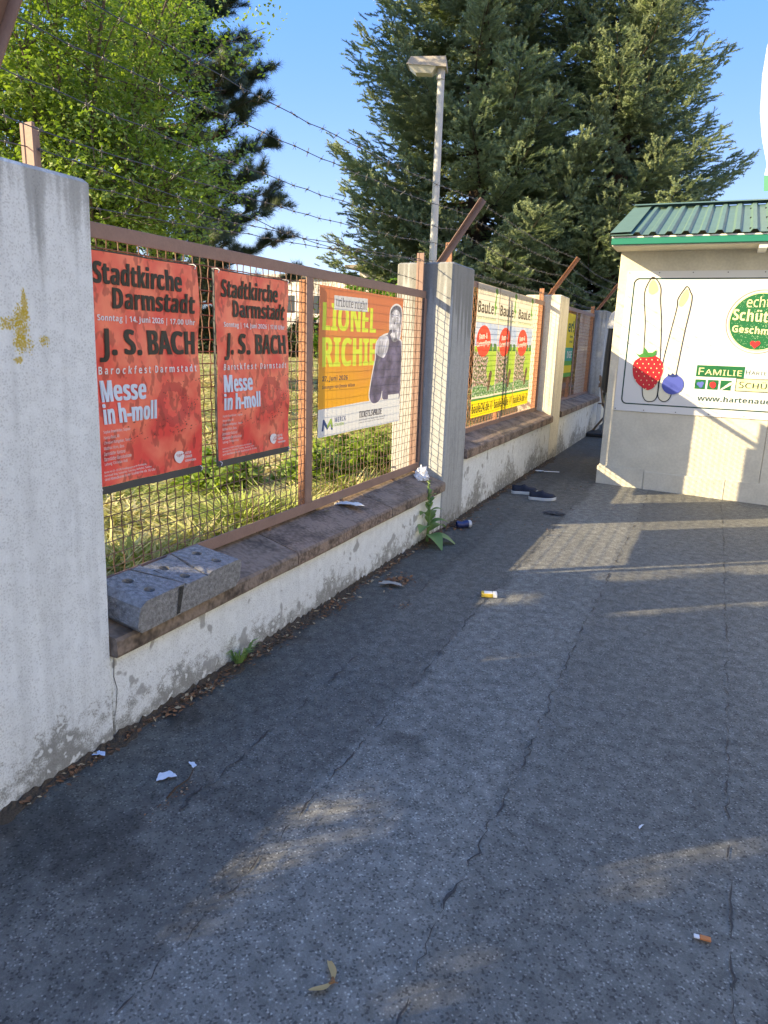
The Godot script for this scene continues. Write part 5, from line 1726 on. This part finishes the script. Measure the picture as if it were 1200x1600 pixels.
# ---------------------------------------------------------------- single things
func street_things() -> void:
	# concrete foot of a site fence, lying on the coping
	var t := thing("fence_foot_block", "grey concrete fence foot with six round holes lying on the coping", "concrete block", Vector3(-1.835, 0.468, -2.08), 0.0)
	t.rotation = Vector3(0.0, 0.02, -0.16)
	var csg := CSGCombiner3D.new()
	csg.name = "block_body"
	var body := CSGPolygon3D.new()
	body.name = "body"
	body.polygon = PackedVector2Array([Vector2(-0.31, -0.035), Vector2(-0.285, -0.062), Vector2(0.285, -0.062), Vector2(0.31, -0.035), Vector2(0.305, 0.044), Vector2(0.285, 0.062), Vector2(0.10, 0.064), Vector2(0.085, 0.056), Vector2(-0.05, 0.055), Vector2(-0.065, 0.064), Vector2(-0.275, 0.062), Vector2(-0.303, 0.042)])
	body.depth = 0.22
	body.rotation.y = PI / 2
	body.position = Vector3(0.105, 0, 0)
	body.material = M.block
	csg.add_child(body)
	for p in [[-0.20, -0.05], [-0.20, 0.05], [0.0, -0.05], [0.0, 0.05], [0.20, -0.05], [0.20, 0.05]]:
		var h := CSGCylinder3D.new()
		h.name = "hole"
		h.radius = 0.021
		h.height = 0.07
		h.sides = 18
		h.position = Vector3(p[1], 0.05, p[0])
		h.operation = CSGShape3D.OPERATION_SUBTRACTION
		h.material = M.block
		csg.add_child(h, true)
	for q in [[0.09, 0.075, 0.012, 0.25], [-0.09, 0.075, 0.010, -0.2]]:   # broken gaps between the cells of the foot
		var cutter := CSGBox3D.new()
		cutter.name = "notch"
		cutter.size = Vector3(0.30, 0.05, q[2])
		cutter.position = Vector3(0.0, q[1], q[0])
		cutter.rotation.y = q[3]
		cutter.operation = CSGShape3D.OPERATION_SUBTRACTION
		cutter.material = M.block
		csg.add_child(cutter, true)
	t.add_child(csg)
	# dark strip across the top and down the side
	var s := Shape.new()
	s.quad(Vector3(-0.06, 0.0575, 0.045), Vector3(0.1065, 0.0575, 0.075), Vector3(0.1065, 0.0575, 0.103), Vector3(-0.06, 0.0575, 0.078))
	s.quad(Vector3(0.1075, 0.0575, 0.075), Vector3(0.1075, -0.055, 0.082), Vector3(0.1075, -0.055, 0.100), Vector3(0.1075, 0.0575, 0.103))
	put("dark_strip", s.mesh(), M.block_dark, t)
	# folded parasol between kiosk and fence
	var pz := thing("closed_parasol", "closed parasol in a black cover with a white top beside the kiosk", "parasol", Vector3(-1.56, 0.0, -12.3))
	s = Shape.new()
	s.tube([Vector3.ZERO, Vector3(0, 0.9, 0)], [0.03], 10)
	put("pole", s.mesh(), mat(0.3, 0.3, 0.3, 0.4), pz)
	s = Shape.new()
	s.smooth = true
	s.tube([Vector3(0, 0.72, 0), Vector3(0, 0.80, 0), Vector3(0, 1.3, 0), Vector3(0, 1.78, 0)], [0.06, 0.11, 0.105, 0.085], 12)
	put("cover", s.mesh(), mat(0.012, 0.014, 0.022, 0.3), pz)
	s = Shape.new()
	s.smooth = true
	s.tube([Vector3(0, 1.74, 0), Vector3(0, 1.80, 0), Vector3(0, 1.98, 0), Vector3(0, 2.02, 0)], [0.115, 0.11, 0.07, 0.01], 12)
	put("top_cloth", s.mesh(), M.white, pz)
	s = Shape.new()
	s.box(Vector3(-0.25, 0.0, -0.25), Vector3(0.25, 0.06, 0.25), 0.01)
	put("foot", s.mesh(), M.black, pz)
	# folding chair of grey wood
	var ch := thing("folding_chair", "weathered wooden folding chair half hidden behind the kiosk corner", "chair", Vector3(-1.50, 0, -12.75), -0.35)
	var wood := tri_mat(0.22, 0.16, 0.11, 0.8, M.g2, 1.5)
	for z in [-0.2, 0.2]:
		s = Shape.new()
		s.tube([Vector3(-0.26, 0.0, z), Vector3(0.12, 0.50, z)], [0.018], 6)
		put("leg", s.mesh(), wood, ch)
		s = Shape.new()
		s.tube([Vector3(0.22, 0.0, z * 0.9), Vector3(-0.10, 0.5, z * 0.9), Vector3(-0.2, 0.98, z * 0.9)], [0.018], 6)
		put("leg", s.mesh(), wood, ch)
	for k in 5:
		s = Shape.new()
		s.box(Vector3(-0.17 + 0.08 * k, 0.50, -0.21), Vector3(-0.10 + 0.08 * k, 0.52, 0.21), 0.003)
		put("seat_slat", s.mesh(), wood, ch)
	for k in 2:
		s = Shape.new()
		s.box(Vector3(-0.205, 0.78 + 0.11 * k, -0.2), Vector3(-0.185, 0.85 + 0.11 * k, 0.2), 0.003)
		put("back_slat", s.mesh(), wood, ch)
	# feather flag behind the kiosk
	var fl := thing("feather_flag", "white feather flag with a green hem above the kiosk at the right edge", "flag", Vector3(1.15, 0, -10.5))
	s = Shape.new()
	s.tube([Vector3(0, -0.2, 0), Vector3(0, 4.6, 0), Vector3(-0.08, 5.4, 0), Vector3(-0.35, 5.85, 0)], [0.03, 0.022, 0.016, 0.01], 8)
	put("pole", s.mesh(), M.white, fl)
	var edge := [Vector2(-0.45, 5.85), Vector2(-0.85, 5.45), Vector2(-1.068, 5.0), Vector2(-1.078, 4.66), Vector2(-1.045, 4.27), Vector2(-0.98, 3.98), Vector2(-0.885, 3.69), Vector2(-0.895, 3.56)]
	s = Shape.new()
	s.grid(14, 40, func(a, b):
		var q: float = b * (edge.size() - 1)
		var e: Vector2 = (edge[int(q)] as Vector2).lerp(edge[min(int(q) + 1, edge.size() - 1)], q - int(q))
		return Vector3(lerp(e.x, -0.02 if e.y < 5.4 else -0.3, a), e.y - 0.1 * a, 0.06 * sin(a * 5.0 + b * 6.0)))
	put("cloth", s.smoothed(), mat(0.80, 0.80, 0.80, 0.7, {"backlight_enabled": true, "backlight": Color(0.6, 0.6, 0.6)}), fl)
	s = Shape.new()
	s.grid(10, 4, func(a, b): return Vector3(lerp(-0.90 + 0.02 * b, -0.02, a), 3.555 - 0.18 * b - 0.1 * a, 0.06 * sin(a * 5.0 + 6.0)))
	put("green_hem", s.smoothed(), mat(0.03, 0.22, 0.14, 0.6), fl)

# ---------------------------------------------------------------- litter
func litter() -> void:
	var at := func(x: float, z: float, lift := 0.006) -> Vector3: return Vector3(x, ground_y(x, z) + lift, z)
	# weeds at the wall foot
	var leafm := mat(0.15, 0.25, 0.075, 0.6, {"backlight_enabled": true, "backlight": Color(0.4, 0.5, 0.2)})
	var leafm2 := mat(0.22, 0.31, 0.12, 0.6, {"backlight_enabled": true, "backlight": Color(0.4, 0.5, 0.2)})
	var mu := thing("mullein_plant", "tall broad leaved weed with a flower spike at the wall foot", "plant", at.call(-1.765, -4.72, 0.0), 0.0)
	var s := Shape.new()
	s.tube([Vector3.ZERO, Vector3(0.01, 0.22, 0.0), Vector3(-0.005, 0.44, 0.01)], [0.011, 0.008, 0.004], 6)
	put("stem", s.mesh(), leafm, mu)
	var r := RandomNumberGenerator.new()
	r.seed = 6
	for k in 15:
		var f := k / 14.0
		var a := k * 2.4
		if k < 6:
			a = [0.3, -0.7, 1.2, -1.5, 0.6, 2.2][k]
		var L: float = lerp(0.23, 0.05, f) * r.randf_range(0.85, 1.1)
		var y0: float = lerp(0.03, 0.36, f)
		var dirv := Vector3(cos(a), 0, -sin(a))
		if dirv.x < 0.0:
			dirv.x *= 0.15
			dirv = dirv.normalized()
		var sd := Vector3(-dirv.z, 0, dirv.x)
		var up: float = lerp(0.15, 0.85, f) if k > 1 else 0.0
		s = Shape.new()
		s.grid(4, 8, func(u, v):
			var w: float = sin(PI * pow(v, 0.75)) * L * 0.24 + 0.002
			var lift: float = L * (up * v + 0.25 * v * (1.0 - v) * 2.0 - 0.25 * v * v)
			return Vector3(0, y0 + lift + absf(u - 0.5) * w * 0.5, 0) + dirv * L * v * 0.95 + sd * (u - 0.5) * 2.0 * w)
		put("leaf", s.smoothed(), leafm if k % 3 else leafm2, mu)
	s = Shape.new()
	for k in 60:
		var y := r.randf_range(0.33, 0.46)
		var a := r.randf() * TAU
		var p := Vector3(-0.003, y, 0.008)
		var d := Vector3(cos(a), 0.5, sin(a)) * r.randf_range(0.012, 0.022)
		s.tri(p + Vector3(0, 0.006, 0), p - Vector3(0, 0.006, 0), p + d)
	put("flower_spike", s.mesh(), leafm2, mu)
	var tf := thing("grass_clump", "small green grass clump growing at the wall foot below the concrete block", "plant", at.call(-1.775, -2.43, 0.0))
	s = Shape.new()
	for k in 46:
		var a := r.randf() * TAU
		var L := r.randf_range(0.05, 0.13)
		var d := Vector3(cos(a), 0, sin(a))
		d.x = absf(d.x) * 0.8
		var w := Vector3(-d.z, 0, d.x) * 0.004
		var p := Vector3(d.x * 0.01, 0.0, d.z * 0.03)
		var p1 := p + d * L * 0.4 + Vector3(0, L * 0.75, 0)
		var p2 := p + d * L * 0.9 + Vector3(0, L * 0.8, 0)
		s.quad(p - w, p + w, p1 + w, p1 - w)
		s.tri(p1 - w, p1 + w, p2)
	put("blades", s.mesh(), leafm, tf)
	# two navy slip-on shoes
	shoe("navy slip on shoe lying on the asphalt, left one nearer the wall", at.call(-1.56, -6.86, 0.0), 0.35)
	shoe("navy slip on shoe lying on the asphalt, right one away from the wall", at.call(-1.34, -6.66, 0.0), 0.15)
	# drinks can, crushed
	var can := thing("drink_can", "crushed blue and white drink can on the asphalt by the grey pillar", "can", at.call(-1.665, -5.27, 0.03), 0.7)
	s = Shape.new()
	s.smooth = true
	s.tube([Vector3(-0.062, 0, 0), Vector3(-0.055, 0, 0), Vector3(-0.02, -0.005, 0.004), Vector3(0.02, 0.003, 0), Vector3(0.035, 0, 0)], [0.022, 0.031, 0.026, 0.030, 0.031], 14)
	put("can_body", s.mesh(), mat(0.035, 0.05, 0.15, 0.4, {"metallic": 0.3}), can)
	s = Shape.new()
	s.smooth = true
	s.tube([Vector3(0.035, 0, 0), Vector3(0.055, 0, 0), Vector3(0.062, 0, 0)], [0.0312, 0.0305, 0.022], 14)
	put("white_end", s.mesh(), mat(0.6, 0.6, 0.62, 0.3), can)
	s = Shape.new()
	s.tube([Vector3(0.0621, 0, 0), Vector3(0.0625, 0, 0)], [0.024], 14)
	put("lid", s.mesh(), mat(0.5, 0.5, 0.5, 0.3, {"metallic": 0.9}), can)
	# cigarette packet, yellow and white
	var pk := thing("cigarette_packet", "yellow and white cigarette packet lying on the asphalt strip", "packet", at.call(-1.03, -3.83, 0.0), 0.35)
	s = Shape.new()
	s.box(Vector3(-0.045, 0.002, -0.028), Vector3(0.02, 0.024, 0.028), 0.003)
	put("packet_body", s.mesh(), mat(0.70, 0.50, 0.06, 0.5), pk)
	s = Shape.new()
	s.box(Vector3(0.0205, 0.002, -0.028), Vector3(0.045, 0.026, 0.028), 0.003)
	s.box(Vector3(-0.03, 0.0245, -0.022), Vector3(0.018, 0.026, 0.022), 0.0005)
	put("packet_lid", s.mesh(), M.white, pk)
	# white plastic spoon, small rag
	var sp := thing("plastic_spoon", "white plastic spoon on the asphalt behind the shoes", "spoon", at.call(-1.66, -8.2, 0.012), 0.4)
	s = Shape.new()
	s.box(Vector3(0.0, -0.004, -0.010), Vector3(0.18, 0.004, 0.010), 0.003)
	put("handle", s.mesh(), M.white, sp)
	s = Shape.new()
	s.grid(8, 8, func(u, v):
		var a: float = u * TAU
		return Vector3(-0.05 + cos(a) * 0.055 * v, -0.008 + 0.016 * v * v, sin(a) * 0.032 * v))
	put("bowl", s.smoothed(), M.white, sp)
	var rg := lump(0.085, 0.018, 0.07, 66)
	var ro := put("rag", rg, mat(0.075, 0.075, 0.078, 0.95))
	ro.position = at.call(-1.12, -6.15, 0.002)
	tag(ro, "dark crumpled rag lying flat in front of the shoes", "rag")
	# tissue on the coping, paper scraps
	var ti := put("crumpled_tissue", lump(0.055, 0.085, 0.05, 67), mat(0.78, 0.80, 0.84, 0.8, {"backlight_enabled": true, "backlight": Color(0.3, 0.3, 0.3)}))
	ti.position = Vector3(-1.90, 0.425, -4.90)
	tag(ti, "crumpled white tissue on the coping against the grey pillar", "tissue")
	scrap(Vector3(-1.93, 0.450, -3.78), 0.09, 0.04, 0.3, "white paper scrap stuck under the fence bottom rail", M.white)
	scrap(at.call(-1.483, -1.609, 0.008), 0.028, 0.02, 0.9, "white paper scrap on the asphalt left of the twig", mat(0.70, 0.76, 0.85, 0.7))
	scrap(at.call(-1.444, -1.70, 0.008), 0.018, 0.008, -0.5, "tiny white paper scrap on the asphalt right of the twig", mat(0.70, 0.76, 0.85, 0.7))
	scrap(at.call(-1.765, -1.60, 0.012), 0.02, 0.012, 0.4, "blue white paper scrap at the foot of the nearest pillar", mat(0.55, 0.66, 0.85, 0.7))
	scrap(at.call(-0.03, -2.1, 0.006), 0.014, 0.003, 1.2, "thin white paper sliver alone on the asphalt at the right", M.white)
	scrap(at.call(-1.60, -3.70, 0.02), 0.06, 0.025, 0.2, "pale grey bark flake on the brown leaf litter", mat(0.45, 0.40, 0.33, 0.8))
	var cg := thing("cigarette_end", "orange and white cigarette end on the asphalt at the lower right", "cigarette end", at.call(0.147, -1.715, 0.006), 0.1)
	s = Shape.new()
	s.box(Vector3(0.0, 0, -0.007), Vector3(0.026, 0.006, 0.007), 0.002)
	put("filter", s.mesh(), mat(0.55, 0.20, 0.06, 0.7), cg)
	s = Shape.new()
	s.box(Vector3(-0.014, 0, -0.006), Vector3(-0.0005, 0.005, 0.006), 0.002)
	put("paper", s.mesh(), M.white, cg)
	# winged maple seed
	var sa := thing("maple_seed", "pale winged maple seed on the asphalt at the bottom of the picture", "seed", at.call(-0.632, -1.175, 0.006), 0.0)
	var wing := mat(0.45, 0.33, 0.14, 0.6, {"backlight_enabled": true, "backlight": Color(0.4, 0.35, 0.2)})
	for sg in [-1.0, 1.0]:
		s = Shape.new()
		s.grid(4, 8, func(u, v):
			var w: float = 0.0035 + 0.0075 * sin(PI * pow(v, 1.4) * 0.9)
			return Vector3(0.012 - 0.018 * v * v - 0.012 * v + (u - 0.5) * 2.0 * w, 0.004 + 0.006 * v * absf(u - 0.3), sg * (0.006 + 0.038 * v)))
		put("wing", s.smoothed(), wing, sa)
	s = Shape.new()
	s.tube([Vector3(0.010, 0.004, -0.009), Vector3(0.016, 0.005, 0.0), Vector3(0.010, 0.004, 0.009)], [0.003, 0.0055, 0.003], 6)
	s.tube([Vector3(0.016, 0.005, 0.0), Vector3(0.028, 0.003, -0.002)], [0.001], 4)
	put("seed_nut", s.mesh(), mat(0.22, 0.11, 0.04, 0.7), sa)
	# twig with brown debris
	var tw := thing("twig", "small dark twig with brown crumbs on the asphalt between two paper scraps", "twig", at.call(-1.40, -1.57, 0.004))
	s = Shape.new()
	s.tube([Vector3(0.0, 0.003, 0.05), Vector3(-0.01, 0.004, 0.0), Vector3(-0.005, 0.003, -0.06), Vector3(-0.03, 0.004, -0.12)], [0.003, 0.003, 0.002, 0.001], 4)
	put("stem", s.mesh(), mat(0.06, 0.035, 0.02, 0.9), tw)
	# brown dry leaves and crumbs along the wall foot
	var flake := Shape.new()
	flake.quad(Vector3(-0.5, 0, 0), Vector3(0, 0.12, 0.35), Vector3(0.5, 0.02, 0), Vector3(0, 0.1, -0.35))
	var xf := []
	var cols := []
	var put_flakes := func(n: int, cx: float, cz: float, rx: float, rz: float, size: float) -> void:
		for k in n:
			var g := r.randfn()
			var x: float = clamp(cx + g * rx, -1.785, 3.0)
			var z := cz + r.randfn() * rz
			var sc := size * r.randf_range(0.35, 1.2)
			xf.append(Transform3D(Basis.from_euler(Vector3(r.randf_range(-0.3, 0.3), r.randf() * TAU, r.randf_range(-0.3, 0.3))).scaled_local(Vector3(sc, sc * 0.7, sc * r.randf_range(0.4, 1.0))), Vector3(x, ground_y(x, z) + 0.005 + r.randf() * 0.008, z)))
			cols.append(Color(0.30, 0.14, 0.06).lerp(Color(0.07, 0.045, 0.03), r.randf()) if r.randf() < 0.85 else Color(0.45, 0.34, 0.20))
	for k in 60:
		put_flakes.call(14, -1.765, r.randf_range(-1.3, -9.0), 0.018, 0.06, 0.026)
	put_flakes.call(170, -1.75, -2.65, 0.03, 0.35, 0.028)
	put_flakes.call(150, -1.75, -2.1, 0.02, 0.12, 0.028)
	put_flakes.call(160, -1.62, -3.80, 0.055, 0.06, 0.034)
	put_flakes.call(100, -1.73, -3.25, 0.03, 0.1, 0.03)
	put_flakes.call(130, -1.72, -5.35, 0.04, 0.14, 0.032)
	put_flakes.call(60, -1.74, -4.6, 0.03, 0.12, 0.02)
	put_flakes.call(40, -1.385, -1.53, 0.012, 0.05, 0.012)
	put_flakes.call(26, -1.40, -3.45, 0.02, 0.04, 0.018)
	for k in 70:
		put_flakes.call(1, r.randf_range(-1.7, -1.0), r.randf_range(-5.5, -9.5), 0.05, 0.1, 0.03)
	var soil := Shape.new()
	var sn := noise(2.6, 640)
	var sf := noise(14.0, 641)
	var steps := 420
	for k in steps + 1:
		var z: float = lerp(-1.2, -9.4, float(k) / steps)
		var w: float = maxf(0.012, 0.035 + 0.06 * sn.get_noise_2d(z, 0.0) + 0.03 * sf.get_noise_2d(z, 4.0))
		for q in 6:
			var f := q / 5.0
			var x := -1.80 + w * 1.3 * f
			var y: float = ground_y(x, z) + 0.022 * (1.0 - f) * (1.0 - f) * (0.7 + sf.get_noise_2d(z * 2.0, f * 3.0)) + sf.get_noise_2d(z * 3.0, f * 5.0 + 9.0) * 0.004 + (0.003 if q < 5 else -0.006)
			soil.v.append(Vector3(x, y, z))
	for k in steps:
		for q in 5:
			var a := k * 6 + q
			soil.i.append_array(PackedInt32Array([a, a + 1, a + 6, a + 1, a + 7, a + 6]))
	var so := put("soil", soil.mesh(), tri_mat(0.085, 0.065, 0.045, 0.95, M.g2, 4.0, M.bump, 0.6))
	so.set_meta("kind", "structure")
	var lf := many("leaf_litter", flake.mesh(), mat(1, 1, 1, 0.9, {"vertex_color_use_as_albedo": true}), xf, cols)
	tag(lf, "brown dry leaf crumbs gathered along the wall foot", "leaf litter")
	# pale chips and stems strewn on the asphalt
	xf = []
	cols = []
	for k in 130:
		var x := r.randf_range(-1.6, 0.9)
		var z := r.randf_range(-0.9, -7.0)
		var sc := r.randf_range(0.004, 0.010)
		var thin := r.randf() < 0.4
		xf.append(Transform3D(Basis(Vector3.UP, r.randf() * TAU).scaled_local(Vector3(sc * (3.0 if thin else 1.0), sc, sc * (0.3 if thin else 0.8))), at.call(x, z, 0.005)))
		cols.append(Color(0.45, 0.40, 0.32) * r.randf_range(0.5, 1.2))
	var gp := many("chippings", flake.mesh(), mat(1, 1, 1, 0.9, {"vertex_color_use_as_albedo": true}), xf, cols)
	tag(gp, "tiny pale chips and dry stems strewn over the asphalt", "chippings")

func scrap(p: Vector3, w: float, d: float, turn: float, label: String, m: Material) -> void:
	var s := Shape.new()
	var nn := noise(30.0, int(absf(p.x * 100.0) + absf(p.z * 37.0)))
	s.grid(7, 6, func(a, b):
		var e := nn.get_noise_2d(a * 2.0, b * 2.0)
		return Vector3((a - 0.5) * w * 2.0 * (0.7 + 0.5 * b), absf(e) * w * 0.3, (b - 0.5) * d * 2.0 * (1.0 + 0.4 * e)))
	var o := put("paper_scrap", s.smoothed(), m)
	o.position = p
	o.rotation.y = turn
	tag(o, label, "paper", "paper scraps")

func lump(rx: float, ry: float, rz: float, seed_: int) -> ArrayMesh:
	var s := Shape.new()
	var nn := noise(0.9, seed_, FastNoiseLite.TYPE_SIMPLEX, 3)
	var nu := 26
	var nv := 14
	s.grid(nu, nv, func(a, b):
		var th: float = a * TAU
		var ph: float = b * PI * 0.5
		var d := Vector3(cos(th) * sin(ph), cos(ph), sin(th) * sin(ph))
		var k: float = 1.0 + 0.55 * nn.get_noise_3d(d.x * 2.2, d.y * 2.2, d.z * 2.2)
		return Vector3(d.x * rx, d.y * ry, d.z * rz) * k)
	return s.mesh()

func shoe(label: String, p: Vector3, turn: float) -> void:
	var t := thing("shoe", label, "shoe", p, turn, "pair of navy shoes")
	# toe towards +x; outline half widths along the length
	var half := func(f: float) -> float:
		return 0.036 + 0.012 * sin(PI * clamp((f - 0.35) / 0.65, 0.0, 1.0)) - 0.010 * pow(absf(f - 0.42) * 1.6, 4.0) - 0.034 * pow(clamp((f - 0.82) / 0.18, 0.0, 1.0), 2.0) - 0.022 * pow(clamp((0.10 - f) / 0.10, 0.0, 1.0), 2.0)
	var L := 0.25
	var s := Shape.new()
	s.grid(24, 24, func(a, b):   # sole: closed band
		var f: float = b
		var h: float = half.call(f) * 1.06
		var w: float = a * 4.0
		var y := 0.0
		var z := 0.0
		if w < 1.0:
			z = lerp(-h, h, w)
			y = 0.0
		elif w < 2.0:
			z = h
			y = 0.030 * (w - 1.0)
		elif w < 3.0:
			z = lerp(h, -h, w - 2.0)
			y = 0.030
		else:
			z = -h
			y = 0.030 * (4.0 - w)
		return Vector3((f - 0.5) * L * 1.04, y + 0.012 * pow(f, 4.0), z))
	put("sole", s.smoothed(), mat(0.60, 0.60, 0.58, 0.7), t)
	s = Shape.new()
	s.grid(20, 24, func(a, b):   # upper, open above the heel
		var f: float = b
		var h: float = half.call(f)
		var ht: float = 0.030 + lerp(0.058, 0.030, smoothstep(0.35, 0.95, f)) * (1.0 - pow(clamp((f - 0.86) / 0.14, 0.0, 1.0), 3.0)) + 0.018 * exp(-pow((f - 0.46) / 0.07, 2.0)) + 0.012 * exp(-pow(f / 0.1, 2.0))
		var ang: float = lerp(0.0, PI, a)
		var open: float = 1.0 - smoothstep(0.40, 0.47, f)
		var y: float = 0.028 + (ht - 0.028) * pow(sin(ang), 0.55)
		var z: float = -cos(ang) * h * (1.0 - 0.15 * sin(ang))
		if open > 0.0 and sin(ang) > 0.72 and f > 0.04:
			y = lerp(y, 0.045, open * smoothstep(0.72, 0.86, sin(ang)))
		return Vector3((f - 0.5) * L, y + 0.010 * pow(f, 4.0), z))
	put("upper", s.smoothed(), mat(0.022, 0.028, 0.048, 0.85), t)
	s = Shape.new()
	s.poly(disc(-0.058, 0.0, 0.050, 0.022, 20), 0.0)
	var dark_opening := put("dark_opening", s.mesh(), mat(0.012, 0.012, 0.014, 0.95), t)  # near-black ellipse laid in the shoe opening
	dark_opening.position = Vector3(0, 0.049, 0)
	dark_opening.rotation.x = -PI / 2
